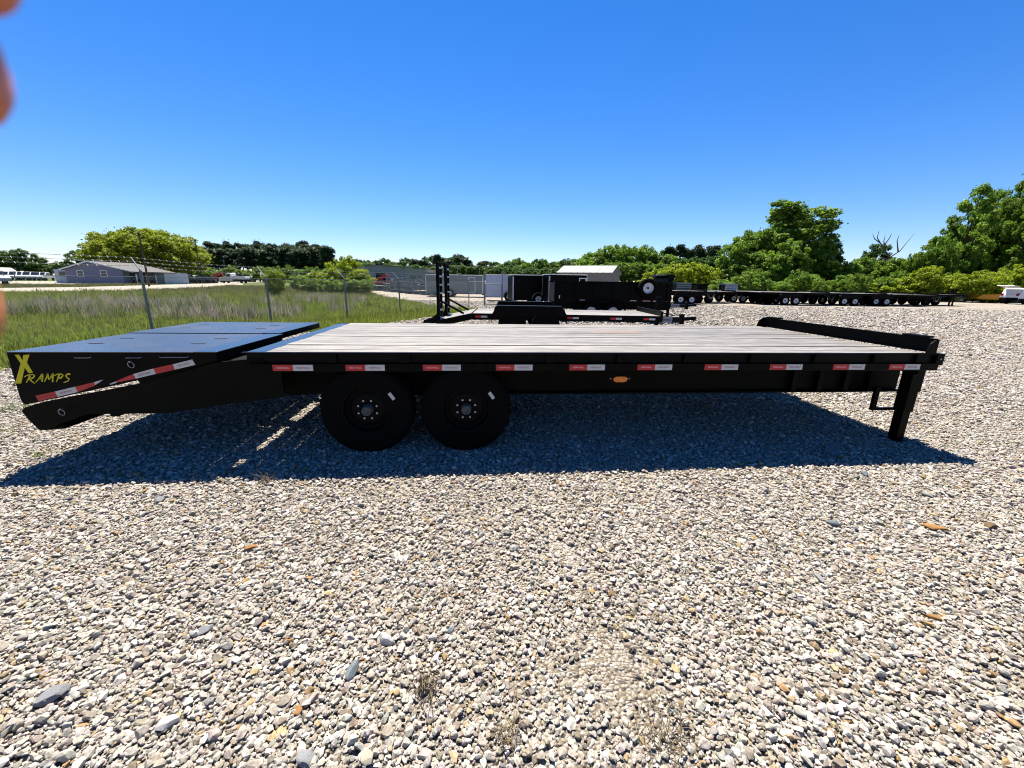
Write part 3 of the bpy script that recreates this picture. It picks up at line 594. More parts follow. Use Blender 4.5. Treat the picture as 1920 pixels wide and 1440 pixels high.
def fender(x0, x1, y0, y1, z0, z1, run=.22):
    """open drive-over fender: outer skirt, sloped ends, flat top"""
    m_ = MB(); P = [(x0, z0), (x0 + run * .45, z1 - .05), (x0 + run * .75, z1), (x1 - run * .75, z1), (x1 - run * .45, z1 - .05), (x1, z0)]; t = .012
    for (a, b) in zip(P[:-1], P[1:]):
        nx, nz = -(b[1] - a[1]), b[0] - a[0]; l = math.hypot(nx, nz); nx, nz = nx / l * t, nz / l * t
        m_.prism([a, b, (b[0] - nx, b[1] - nz), (a[0] - nx, a[1] - nz)], y0, y1)
    return m_, P
def tongue(t, xf, v, z, ln=1.25, plate=True, jack=True):
    """A-shaped tongue with coupler, safety chains, jack and name plate"""
    a = MB(); a.bar((xf - .1, v - .55, z), (xf + ln, v, z), .07, .13); a.bar((xf - .1, v + .55, z), (xf + ln, v, z), .07, .13); o = a.obj('tongue', BLACK, t)
    c = MB(); c.box(xf + ln - .06, xf + ln + .05, v - .06, v + .06, z - .13, z + .15); c.bar((xf + ln + .05, v, z + .01), (xf + ln + .32, v, z + .04), .11, .09); c.lathe([(0, .05), (.075, .05), (.075, -.05), (0, -.05)], 12, Matrix.Translation((xf + ln + .33, v, z + .03)), 'z'); c.obj('coupler', BLACK, o)
    for s in (-1, 1):
        MB().tube([(xf + ln - .1, v + s * .06, z - .05), (xf + ln - .16, v + s * .1, z - .28), (xf + ln - .26, v + s * .1, z - .42), (xf + ln - .5, v + s * .08, z - .30), (xf + ln - .62, v + s * .1, z - .06)], .012, 6).obj('safety_chain', GALV, o)
    MB().tube([(xf + .1, v, z + .1), (xf + .3, v - .1, z + .2), (xf + .7, v, z + .10), (xf + ln - .2, v, z + .12)], .014, 6).obj('cable', BLACK, o)
    if jack:
        j = MB().box(xf + .17, xf + .29, v - .06, v + .06, z - .14, z + .58).obj('jack', BLACK, t, bevel=.006)
        MB().box(xf + .185, xf + .275, v - .045, v + .045, .02, z - .141).obj('jack_foot', BLACK2, j); MB().box(xf + .13, xf + .33, v - .1, v + .1, 0, .0195).obj('foot_plate', BLACK2, j)
        MB().box(xf + .16, xf + .30, v - .07, v + .07, z + .581, z + .62).obj('jack_cap', BLACK, j); MB().tube([(xf + .30, v, z + .5), (xf + .42, v, z + .5), (xf + .42, v - .12, z + .5)], .014, 6).obj('crank', BLACK, j)
    if plate:
        M_ = Matrix.Translation((xf + .30, v - .50, z + .02)) @ Matrix.Rotation(math.atan2(.55, ln + .1), 4, 'Z'); p = MB().box(-.24, .24, -.012, 0, -.075, .075, M_).obj('name_plate', PLATE, o)
        mobj('lettering', NEXBIG, p, (xf + .30 + .006, v - .516, z + .02), (R(90), 0, math.atan2(.55, ln + .1)))
    return o
def flat_trailer(label, loc, rz, L=5.6, Wt=2.05, hz=.64, white=False, wx=.42, group=None, ramps=False, planks=8, fend=True, tape=True, dove=.9, tl=1.25, plate=False, jack=True, stop=True):
    t = thing('flatbed_trailer', label, 'trailer', loc, rz, group); W_ = WSM_W if white else WSM_B
    for v in (0, Wt - .06): MB().box(dove, L, v, v + .06, hz - .16, hz - .002).obj('side_rail', BLACK, t)
    for k in range(4): u = dove + .3 + k * (L - dove - .6) / 3; MB().box(u, u + .06, .0602, Wt - .0602, hz - .14, hz - .042).obj('cross_member', BLACK2, t)
    ed = np.linspace(.062, Wt - .062, planks + 1)
    for i in range(planks): MB().box(dove + .02, L - .05, -(ed[1] - ed[0]) / 2 + .004, (ed[1] - ed[0]) / 2 - .004, -.04, 0).obj('plank', WOOD, t, loc=(0, (ed[i] + ed[i + 1]) / 2, hz))
    if dove:
        sl = .20
        for v in (0, Wt - .06): MB().prism([(0, hz - sl - .10), (.12, hz - sl - .13), (dove, hz - .16), (dove, hz - .002), (0, hz - sl)], v, v + .06).obj('tail_beam', BLACK, t)
        MB().prism([(.02, hz - sl + .006 - .03), (dove - .02, hz - .036), (dove - .02, hz + .0), (.02, hz - sl + .006)], .062, Wt - .062).obj('tail_deck', WOOD, t)
    if stop: MB().box(L - .05, L, .0, Wt, hz + .0005, hz + .13).obj('front_stop', BLACK, t, bevel=.006)
    wc = L * wx
    for u in (wc - .43, wc + .43):
        for v, fl in ((-.13, False), (Wt + .13, True)): swheel(t, W_, u, v, .36, fl)
        MB().tube([(u, -.05, .36), (u, Wt + .05, .36)], .035, 8).obj('axle', BLACK2, t)
    if fend:
        for s, (y0, y1) in enumerate(((-.26, -.004), (Wt + .004, Wt + .26))):
            m_, P = fender(wc - .98, wc + .98, y0, y1, .42, .865); f = m_.obj('fender', BLACK, t)
            ys = y0 if s == 0 else y1 - .01; MB().prism([(P[0][0], .60)] + [(p[0] + (.02 if i < 2 else -.02 if i > 3 else 0), p[1] - .013) for i, p in enumerate(P)][1:5] + [(P[5][0], .60)], ys, ys + .01).obj('skirt', BLACK, f)
    if tape:
        for u in (dove + .25, wc + 1.15, (wc + 1.15 + L - .3) / 2 + .1, L - .35):
            if u < L - .1: ftape(t, u, -.001, hz - .08)
    tongue(t, L, Wt / 2, hz - .16, tl, plate, jack)
    if ramps:
        for v0 in (.12, Wt - .62):
            r = MB()
            for v in (v0, v0 + .44): r.box(-.02, .06, v, v + .06, .34, 1.92)
            ro = r.obj('ramp', BLACK, t, bevel=.004); ro['label'] = 'ladder-like loading ramp folded upright'
            for k in range(7): MB().box(-.03, .07, v0 + .0602, v0 + .4398, .46 + k * .215, .505 + k * .215).obj('rung', BLUEW, ro)  # sunlit look of the rungs put into their pale blue-white colour
            MB().bar((.06, v0 + .03, .95), (.68, v0 + .03, .62), .04, .05).obj('brace', BLACK, ro)
            f = MB(); f.prism([(-.02, .62), (-.10, .50), (-.36, .44), (-.40, .36), (-.02, .36)], v0 + .002, v0 + .058); f.prism([(-.02, .62), (-.10, .50), (-.36, .44), (-.40, .36), (-.02, .36)], v0 + .442, v0 + .498); f.obj('ramp_foot', BLACK, ro)
    return t
# the equipment trailer right behind
x0 = bx(818, 10.55)
T2 = flat_trailer('black equipment trailer with upright ladder ramps and twin-wheel fenders, just behind the flatbed', (x0, 10.50, 0), R(.8), L=bx(1252, 10.5) - x0, Wt=2.1, ramps=True, wx=.405, planks=9, plate=True, tl=.95)
# dump trailer
def dump_trailer(loc, rz):
    t = thing('dump_trailer', 'black high-sided dump trailer with white-rimmed spare wheel on its side', 'dump trailer', loc, rz); L, Wt, z0, z1 = 4.55, 1.95, .72, 1.47
    b = MB(); b.box(0, L, 0, .05, z0, z1); b.box(0, L, Wt - .05, Wt, z0, z1); b.box(L - .05, L, .0502, Wt - .0502, z0, z1); b.box(0, .04, .0502, Wt - .0502, z0 + .02, z1 - .02); b.box(.04, L - .0502, .0502, Wt - .0502, z0, z0 + .05)
    bo = b.obj('tipping_box', BLACK, t, bevel=.005)
    for (a, c) in ((-.02, .10), (Wt - .10, Wt + .02)): MB().box(-.01, L + .01, a - .012, c - .02, z1 + .001, z1 + .05).obj('top_rail', BLACK, bo)
    for k in range(7): u = .1 + k * (L - .28) / 6; MB().box(u, u + .06, -.045, -.001, z0 + .02, z1 - .01).obj('side_post', BLACK, bo)
    MB().box(0, L + .1, .25, .35, .45, .71).obj('chassis_beam', BLACK2, t); MB().box(0, L + .1, Wt - .35, Wt - .25, .45, .71).obj('chassis_beam', BLACK2, t)
    for u in (1.45, 2.30):
        for v, f in ((-.05, False), (Wt + .05, True)): swheel(t, WSM_W, u, v, .36, f)
    m_, P = fender(.95, 2.80, -.18, .06, .42, .80); m_.obj('fender', BLACK, t)
    sp_ = swheel(t, WSM_W, 3.55, -.17, 1.30); sp_['label'] = 'spare wheel with white rim'
    h = MB(); h.prism([(L - .12, z1 + .052), (L - .12, z1 + .22), (L - .26, z1 + .30), (L - .20, z1 + .36), (L + .12, z1 + .36), (L + .14, z1 + .28), (L + .05, z1 + .052)], .15, Wt - .15); h.obj('tarp_housing', BLACK, t, bevel=.01)
    for (a, c) in ((1.0, 1.20), (2.95, 3.2), (3.45, 3.75), (3.85, 4.2)): MB().box(a, c, -.0475, -.0455, .80, .825).obj('side_decal', TXTW, bo)
    MB().box(.18, .22, -.0475, -.0455, .86, .98).obj('white_sticker', TWHT, bo)
    tongue(t, L + .1, Wt / 2, .60, 1.0, True); return t
dump_trailer((bx(1040, 15.9), 15.9, 0), R(1.0))
# enclosed cargo trailers
def cargo(label, px0, px1, Y, ztop, zbot, paint, rz=0, deep=1.6, door=None, trim=WHITE, rear=True, wpx=.6, depth_rear=True, white_roof=True):
    xa, xb = bx(px0, Y), bx(px1, Y); L = xb - xa; t = thing('cargo_trailer', label, 'cargo trailer', (xa, Y, 0), rz)
    b = MB(); r = .12; b.prism([(0, zbot), (L, zbot), (L, ztop - .06), (L - .05, ztop), (.05, ztop), (0, ztop - .06)], 0, deep); bo = b.obj('box_body', paint, t, bevel=.015)
    MB().box(-.015, L + .015, -.015, deep + .015, ztop + .001, ztop + .05).obj('roof', WHITE if white_roof else paint, bo, bevel=.01)
    for u in (-.008, L - .045): MB().box(u, u + .05, -.010, -.0008, zbot + .02, ztop - .08).obj('corner_trim', trim, bo)
    MB().box(.046, L - .047, -.008, -.0008, zbot + .005, zbot + .05).obj('bottom_trim', BLACK2, bo)
    if door is not None:
        d0, dw = door; fr = MB(); zt, zb = ztop - .16, zbot + .10
        for (a, c, e, g) in ((d0, d0 + .06, zb, zt), (d0 + dw - .06, d0 + dw, zb, zt), (d0 + .0602, d0 + dw - .0602, zt - .06, zt), (d0 + .0602, d0 + dw - .0602, zb, zb + .05)): fr.box(a, c, -.022, -.0008, e, g)
        f = fr.obj('door_frame', WHITE, bo); MB().box(d0 + .0602, d0 + dw - .0602, -.012, -.0009, zb + .0502, zt - .0602).obj('side_door', paint, f); MB().box(d0 + .09, d0 + .13, -.035, -.0125, (zb + zt) / 2, (zb + zt) / 2 + .1).obj('latch', CHROME, f)
    if rear:
        for s in (.03, deep - .08): MB().tube([(-.03, s, zbot + .1), (-.03, s, ztop - .1)], .015, 6).obj('door_bar', CHROME, bo)
    wu = L * wpx; swheel(t, WSM_W, wu, -.06, .34); swheel(t, WSM_W, wu, deep + .06, .34, True)
    m_ = MB(); pr = [(wu + .44 * math.cos(a), .34 + .44 * math.sin(a)) for a in [math.pi * k / 10 for k in range(11)]]; pi = [(wu + .41 * math.cos(a), .34 + .41 * math.sin(a)) for a in [math.pi * k / 10 for k in range(11)]]
    for i in range(10): m_.prism([pr[i], pr[i + 1], pi[i + 1], pi[i]], -.17, -.001)
    m_.obj('wheel_arch', GALV, bo)
    tongue(t, L, deep / 2, zbot - .02, .9, False); return t
cargo('long grey-green cargo trailer with white door frame behind the fence', 798, 905, 38, 1.95, .28, GREYP, door=(3.95, .62), wpx=.42, deep=2)
cargo('white cargo trailer behind the gate, left of the black ones', 911, 962, 31.5, 1.92, .27, BLUEW, wpx=.86, deep=1.7, trim=BLUEW)
cargo('black cargo trailer parked beside the white one', 962, 1030, 27.6, 1.88, .24, BLACK, wpx=.72, deep=1.6, door=(2.28, .3), rz=R(13))
cargo('black cargo trailer with white-framed side door, behind the dump trailer', 1030, 1105, 26.4, 1.93, .24, BLACK, wpx=.72, deep=1.6, door=(2.0, .5), rz=R(12))
# the row of parked flatbeds on the right
row = [(1228, 1330, 31.0, True, .60), (1260, 1385, 33.5, False, .50), (1330, 1440, 36.0, True, .52), (1385, 1500, 34.5, False, .45), (1430, 1560, 32.6, True, .42), (1490, 1600, 35.8, False, .42), (1535, 1665, 33.4, True, .46), (1590, 1715, 35.6, False, .42), (1640, 1760, 34.2, True, .12), (1690, 1800, 36.4, False, .35), (1722, 1806, 37.6, False, .30)]
rlab = ['black flatbed behind the dump trailer tongue, leftmost of the parked row', 'black-wheeled flatbed second from left in the parked row', 'white-wheeled flatbed third from left in the parked row', 'black-wheeled flatbed fourth from left in the parked row', 'flatbed with two bright white wheels in the middle of the parked row', 'black-wheeled flatbed right after the bright white wheels', 'white-wheeled flatbed seventh from left in the parked row', 'black-wheeled flatbed eighth from left in the parked row', 'white-wheeled flatbed ninth from left in the parked row', 'black-wheeled flatbed second from the right end of the parked row', 'black flatbed at the right end of the parked row']
for (a, b, Y, wh, wx), lb in zip(row, rlab):
    xa, xb = bx(a, Y), bx(b, Y); flat_trailer(lb, (xa, Y, 0), R(3.5 - (a - 1228) * .012), L=xb - xa, Wt=2.05, hz=1.0 if (a % 20) else .95, white=wh, wx=wx, planks=6, dove=0, tl=1.3, group='flatbeds in the parked row', tape=False, jack=a > 1650)
# goods stacked on the parked flatbeds
def crate_stack(label, px, Y, z, wd, dp, ht, m):
    t = thing('slatted_crate', label, 'crate', (bx(px, Y), Y, z), R(6)); 
    for k in range(4): MB().box(-wd / 2, wd / 2, -.01, .02, ht * (k + .12) / 4, ht * (k + .85) / 4).obj('slat', m, t); MB().box(-wd / 2, wd / 2, dp - .02, dp + .01, ht * (k + .12) / 4, ht * (k + .85) / 4).obj('slat', m, t)
    for u in (-wd / 2, wd / 2 - .05): 
        for v in (.021, dp - .07): MB().box(u, u + .05, v, v + .048, 0, ht).obj('corner_post', BLACK2, t)
    MB().box(-wd / 2 + .051, wd / 2 - .051, .07, dp - .08, .001, ht * .82).obj('load', BLACK2, t)
crate_stack('grey slatted crate on the leftmost parked flatbed', 1283, 33, 1.02, 1.2, 1.0, .62, GREYP)
crate_stack('pale slatted crate on the third parked flatbed', 1372, 37, 1.02, 1.15, 1.0, .62, PALLET)
crate_stack('dark slatted crate between the two lighter crates', 1318, 34.6, 1.02, .9, 1.0, .55, BLACK2)
# yellow hopper and white car at the right edge
def hopper(loc):
    t = thing('yellow_hopper', 'low yellow steel hopper on short legs near the bushes', 'hopper', loc, R(-4)); L = 3.6
    b = MB().prism([(0, .52), (.55, .95), (L, .95), (L, .86), (.62, .86), (.15, .48)], 0, 1.2).obj('rim', YELP, t)
    MB().prism([(.25, .55), (.60, .855), (L - .05, .855), (L - .25, .40), (.45, .40)], .04, 1.16).obj('trough', YELP, b)
    for u in (.6, 1.9, 2.8): MB().box(u, u + .09, .1, .19, 0, .3995).obj('leg', BLACK2, t); MB().box(u, u + .09, .95, 1.04, 0, .3995).obj('leg', BLACK2, t)
hopper((bx(1836, 47), 47, 0))
def car_body(prof, wd, m, glass, name, parent):
    b = MB().prism(prof, -wd / 2, wd / 2).obj(name, m, parent, bevel=.06, angle=25); return b
def suv(label, loc, rz):
    t = thing('parked_car', label, 'car', loc, rz)
    b = car_body([(0, .45), (-.02, .95), (.08, 1.08), (.30, 1.60), (.50, 1.70), (2.2, 1.70), (2.95, 1.12), (4.2, 1.0), (4.45, .80), (4.45, .45)], 1.8, WHITE, GLASS, 'body', t)
    for s in (-1, 1):
        MB().prism([(.36, 1.14), (.52, 1.56), (2.12, 1.56), (2.70, 1.14)], s * .905 - .006, s * .905 + .006).obj('side_window', GLASS, b)
        MB().box(-.03, .06, s * .72 - .12, s * .72 + .12, .88, 1.12).obj('tail_lamp', TAILL, b)
        MB().box(.02, 4.40, s * .902 - .012, s * .902 + .012, .40, .60).obj('lower_cladding', BLACK2, b)
    MB().prism([(-.05, .40), (-.05, .68), (.10, .68), (.10, .40)], -.85, .85).obj('bumper', BLACK2, b)
    h = MB().prism([(.30, 1.715), (-.75, 1.98), (-.80, 1.93), (-.68, 1.90), (.30, 1.665)], -.78, .78).obj('open_tailgate', WHITE, t, bevel=.01); h['label'] = 'tailgate lifted open'
    for u in (.85, 3.55):
        for v, f in ((-.82, False), (.82, True)): swheel(t, WSM_B, u, v, .36, f)
suv('white car with its tailgate open at the right edge', (bx(1896, 45), 45, 0), R(0))

# ------------------------------------------------------------------ chain link fence
FT = thing('chain_link_fence', 'galvanised chain link fence topped with three strands of barbed wire along the grass', 'fence', (FEN0.x, FEN0.y, 0), math.atan2(FDIR.y, FDIR.x))
SP = 3.05; zb = {-2: 1.60, -1: 1.58, 0: 1.56, 1: 1.45, 2: 1.45, 3: 1.46, 4: 1.47, 5: 1.48}
wire = GALV
def link_panel(L, h, r=.0012, pitch=.075):
    """two crossing sets of wires over an L x h rectangle"""
    m_ = MB()
    for sgn in (1, -1):
        c = -h if sgn == 1 else 0
        while c < (L if sgn == 1 else L + h):
            if sgn == 1: a = (max(c, 0), max(-c, 0)); b = (min(c + h, L), min(h, L - c))
            else: a = (min(c, L), max(0, c - L)); b = (max(c - h, 0), min(h, c))
            if abs(a[0] - b[0]) > .02:
                y = .002 * sgn; d = r; nx, nz = (d * .7, -d * .7) if sgn == 1 else (d * .7, d * .7)
                m_.add([(a[0] - nx, y, a[1] - nz), (a[0] + nx, y, a[1] + nz), (a[0], y - 2 * d, a[1]), (b[0] - nx, y, b[1] - nz), (b[0] + nx, y, b[1] + nz), (b[0], y - 2 * d, b[1])], [(0, 1, 4, 3), (1, 2, 5, 4), (2, 0, 3, 5)])
            c += pitch
    return m_.mesh('mesh_panel', wire, fix=False)
LINK = link_panel(SP, 1.38)
for k in range(-2, 6):
    z = zb[k]; p = MB().tube([(k * SP, 0, -.02), (k * SP, 0, z)], .030, 10).obj('post', GALV, FT, smooth=False)
    MB().tube([(k * SP, 0, z - .01), (k * SP, .02, z + .03), (k * SP, .30, z + .30)], [.016, .015, .013], 8).obj('barb_arm', GALV, p)
    if k < 5:
        mobj('mesh_panel', LINK, FT, (k * SP, -.034, .03))
        for j, (dy, dz) in enumerate(((.10, .105), (.20, .205), (.29, .295))):
            sag = [(k * SP + SP * s, dy, z + (zb[k + 1] - z) * s + dz - .10 * s * (1 - s)) for s in np.linspace(0, 1, 7)]; b = MB().tube(sag, .0042, 5)
            for s in np.linspace(.04, .96, 20): x = k * SP + SP * s; zz = z + (zb[k + 1] - z) * s + dz - .10 * s * (1 - s); b.bar((x, dy - .02, zz - .018), (x, dy + .02, zz + .018), .004, .004)
            b.obj('barbed_wire', GALV, FT)
        MB().tube([(k * SP, -.034, 1.42), (k * SP + SP, -.034, 1.42)], .006, 5).obj('tension_wire', GALV, FT)
# the gate that closes the fence
ga, gb = Vector((bx(908, 24.5), 24.5, 0)), Vector((bx(942, 25.2), 25.2, 0))
GT_ = thing('fence_gate', 'narrow chain link gate with two tall posts in front of the white cargo trailer', 'gate', ga, math.atan2(gb.y - ga.y, gb.x - ga.x)); gl = (gb - ga).length
for x in (0, gl): MB().tube([(x, 0, 0), (x, 0, 2.05)], .036, 10).obj('post', GALV, GT_)
f = MB(); f.tube([(.06, 0, .1), (gl - .06, 0, .1)], .022, 8); f.tube([(.06, 0, 1.30), (gl - .06, 0, 1.30)], .022, 8); f.tube([(.06, 0, .1), (.06, 0, 1.30)], .022, 8); f.tube([(gl - .06, 0, .1), (gl - .06, 0, 1.30)], .022, 8); fo = f.obj('gate_frame', GALV, GT_)
mobj('mesh_panel', link_panel(gl - .14, 1.16, pitch=.09), fo, (.07, 0, .12))
l_, r_ = Vector((*(FEN0 + FDIR * SP * 5), 0)), ga
F2 = thing('chain_link_fence', 'short chain link fence piece between the long fence and the gate', 'fence', l_, math.atan2(r_.y - l_.y, r_.x - l_.x)); mobj('mesh_panel', link_panel((r_ - l_).length, 1.35, pitch=.09), F2, (0, 0, .03)); MB().tube([(0, 0, 1.42), ((r_ - l_).length - .04, 0, 1.42)], .02, 8).obj('top_rail', GALV, F2)

# ------------------------------------------------------------------ buildings
def shed():
    Y = 46; xa, xb = bx(1046, Y + 2.4), bx(1142, Y); L = (xb - xa) / .88; D = 4.2; ze = pt(1100, 511, Y).z; zr = pt(1110, 499, Y + D / 2).z
    t = thing('metal_shed', 'taupe metal shed with pale gable roof behind the black cargo trailers', 'shed', (xa, Y + 2.4, 0), R(-27))
    w_ = MB(); w_.add([(0, 0, 0), (L, 0, 0), (L, D, 0), (0, D, 0), (0, 0, ze), (L, 0, ze), (L, D, ze), (0, D, ze), (0, D / 2, zr), (L, D / 2, zr)], [(0, 1, 5, 4), (2, 3, 7, 6), (1, 2, 6, 9, 5), (3, 0, 4, 8, 7), (4, 5, 9, 8), (6, 7, 8, 9)]); wo = w_.obj('wall', SHEDW, t)
    r = MB(); s = (zr - ze) / (D / 2)
    for sg in (0, 1):
        ys = (-.15, D / 2) if sg == 0 else (D + .15, D / 2); z0 = ze - .15 * s; r.add([(-.15, ys[0], z0 + .03), (L + .15, ys[0], z0 + .03), (L + .15, ys[1], zr + .03), (-.15, ys[1], zr + .03), (-.15, ys[0], z0 + .08), (L + .15, ys[0], z0 + .08), (L + .15, ys[1], zr + .08), (-.15, ys[1], zr + .08)], [(0, 1, 2, 3), (4, 5, 6, 7), (0, 1, 5, 4), (1, 2, 6, 5), (2, 3, 7, 6), (3, 0, 4, 7)])
    ro = r.obj('roof', SHEDR, t)
    for k in range(9): x = .1 + k * (L - .2) / 8; MB().bar((x, -.15, ze - .15 * s + .09), (x, D / 2, zr + .09), .04, .03).obj('roof_rib', SHEDR, ro)
    for k in range(8): y = .15 + k * (D - .3) / 7; MB().box(L + .001, L + .02, y, y + .04, .05, ze + min(y, D - y) * s - .08).obj('wall_rib', SHEDW, wo)
    for k in range(12): x = .15 + k * (L - .3) / 11; MB().box(x, x + .04, -.02, -.001, .05, ze - .2).obj('wall_rib', SHEDW, wo)
shed()
def warehouse():
    Y = 95; xa, xm, xb = bx(632, Y), bx(712, Y), bx(796, Y); ze, zr = pt(796, 505, Y).z, pt(712, 498, Y).z; W_ = xb - xa; D = 30; xc = bx(761, Y) - xa
    t = thing('warehouse', 'low wide beige and grey metal warehouse beyond the fence', 'warehouse', (xa, Y, 0)); mm = xm - xa; zc = zr + (ze - zr) * (xc - mm) / (W_ - mm)
    MB().prism([(0, 0), (xc, 0), (xc, zc), (mm, zr), (0, ze)], 0, D).obj('wall', WARES, t); b = MB().prism([(xc + .002, 0), (W_, 0), (W_, ze), (xc + .002, zc)], -.02, D - .1).obj('wall', WAREW, t)
    MB().prism([(-.3, ze + .001), (mm, zr + .002), (W_ + .3, ze + .001), (W_ + .3, ze + .16), (mm, zr + .16), (-.3, ze + .16)], -.25, D + .2).obj('roof', SHEDR, t)
    d0, d1 = bx(705, Y) - xa, bx(723, Y) - xa; z0, z1 = 0, pt(712, 512.5, Y).z; o = MB().box(d0, d1, -.06, -.002, z0, z1).obj('dark_door_panel', DARK, t); MB().box(d0 - .1, d1 + .1, -.09, -.001, z1 + .001, z1 + .18).obj('lintel', WAREW, o)  # solid near-black panel painted as the dark inside of a doorway
    for px in (772, 779.5, 787): a = bx(px, Y) - xa; MB().box(a - .25, a + .3, -.06, -.0205, 1.3, 2.5).obj('window', GLASS, b)
    for px in (765, 769, 776, 783.5, 791): a = bx(px, Y) - xa; MB().box(a - .04, a + .04, -.05, -.021, .02, ze - .02).obj('pilaster', WARES, b)
    x2 = bx(832, Y) - xa; MB().box(W_ + .31, x2, 3, 14, 0, ze - .7).obj('low_wing', WAREW, t)
warehouse()
def house():
    Y = 70; xa, xp, xb = bx(123, Y), bx(170, Y), bx(231, Y); W_ = xb - xa; mm = W_ * .47; ze, zr = pt(231, 507, Y).z, pt(170, 491.5, Y).z; D = 8
    t = thing('gabled_house', 'blue-grey gabled house with two white-framed windows and pale wings', 'house', (xa, Y, 0))
    wl = MB().prism([(0, 0), (W_, 0), (W_, ze), (mm, zr), (0, ze)], 0, D).obj('wall', SIDING, t); o_ = .45; sl, sr_ = (zr - ze) / mm, (zr - ze) / (W_ - mm)
    r = MB().prism([(-o_, ze - o_ * sl + .01), (mm, zr + .01), (W_ + 2.2, ze - 2.2 * sr_ * .6 + .01), (W_ + 2.2, ze - 2.2 * sr_ * .6 + .15), (mm, zr + .17), (-o_, ze - o_ * sl + .15)], -.4, D + .4).obj('roof', ROOFG, t)
    for (a, c, e, g) in (((-o_, ze - o_ * sl), (mm, zr), 1, 1), ((mm, zr), (W_ + 2.2, ze - 2.2 * sr_ * .6), 1, 1)): MB().prism([a, c, (c[0], c[1] + .22), (a[0], a[1] + .22)], -.46, -.401).obj('barge_board', WHITE, r)
    MB().box(mm - .3, mm + .1, .6, 1.0, zr - .1, zr + .5).obj('chimney', GALV, r)
    for px in (151.5, 195.5):
        a = bx(px, Y) - xa; z0, z1 = pt(px, 518.5, Y).z, pt(px, 508, Y).z; wn_ = MB().box(a - .48, a + .48, -.02, -.001, z0, z1).obj('window', GLASS, wl); fr = MB()
        for (q, s_, u, v) in ((a - .6, a - .481, z0 - .1, z1 + .1), (a + .481, a + .6, z0 - .1, z1 + .1), (a - .48, a + .48, z1 + .001, z1 + .1), (a - .48, a + .48, z0 - .1, z0 - .001), (a - .48, a + .48, (z0 + z1) / 2 - .02, (z0 + z1) / 2 + .03)): fr.box(q, s_, -.05, -.0205, u, v)
        fr.obj('frame', WHITE, wn_)
    lw = MB().box(bx(96, Y) - xa, -.01, .5, 5, 0, pt(110, 504.5, Y).z).obj('side_wing', PALES, t); a = bx(110.5, Y) - xa; MB().box(a - .5, a + .5, .47, .499, pt(110, 518, Y).z, pt(110, 509, Y).z).obj('window', GLASS, lw)
    rw = MB().box(W_ + .01, W_ + 1.9, 6.0, D + 3.5, 0, ze - .25).obj('side_wing', PALES, t)
    for k in range(4): MB().box(W_ + 2.0, W_ + 2.12, .1 + k * 1.9, .22 + k * 1.9, 0, ze - .62).obj('porch_post', WHITE, t)
    for k in range(2): MB().box(W_ + .001, W_ + .05, 1.2 + k * 2.6, 2.2 + k * 2.6, .9, 1.9).obj('window', GLASS, wl)
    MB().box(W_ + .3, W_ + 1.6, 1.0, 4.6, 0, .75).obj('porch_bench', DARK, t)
house()
def canopy():
    Y = 78; xa, xb = bx(-90, Y), bx(4, Y); t = thing('open_canopy', 'grey flat-roofed canopy at the left edge above the white trucks', 'canopy', (xa, Y, 0)); z = pt(10, 508, Y).z; L = xb - xa
    MB().prism([(0, z), (L, z), (L - .9, z + .62), (0, z + .75)], 0, 2.4).obj('roof', SHEDR, t)
    for u in (.3, L / 2, L - .3):
        for v in (.3, 2.0): MB().box(u - .06, u + .06, v, v + .12, 0, z - .001).obj('post', GALV, t)
canopy()
# poles
def pole(label, px, ytop, ybase, Y=None, arm=False, r=.13, m=WOODP):
    b = gnd(px, ybase) if Y is None else Vector((bx(px, Y), Y, 0)); h = pt(px, ytop, b.y).z
    t = thing('utility_pole', label, 'pole', b); MB().tube([(0, 0, 0), (0, 0, h)], [r, r * .7], 8).obj('shaft', m, t); MB().box(-.12, .12, -.12, .12, h - .45, h - .1).obj('cap_box', m, t)
    if arm: MB().box(-.6, .6, -.05, .05, h - .9, h - .78).obj('cross_arm', m, t)
pole('dark pole in front of the big round tree beside the house', 280, 436, 537)
pole('slim dark pole right of the big round tree', 377, 449, 0, 88, r=.1)
pole('thin pole left of the white truck, before the dark pines', 424, 487, 0, 110, r=.08, m=GALV)
pole('thin pole behind the white truck, before the dark pines', 446, 491, 0, 112, r=.08, m=GALV)
pole('thin grey pole above the grey-green cargo trailer', 858, 497, 0, 60, r=.06, m=GALV)

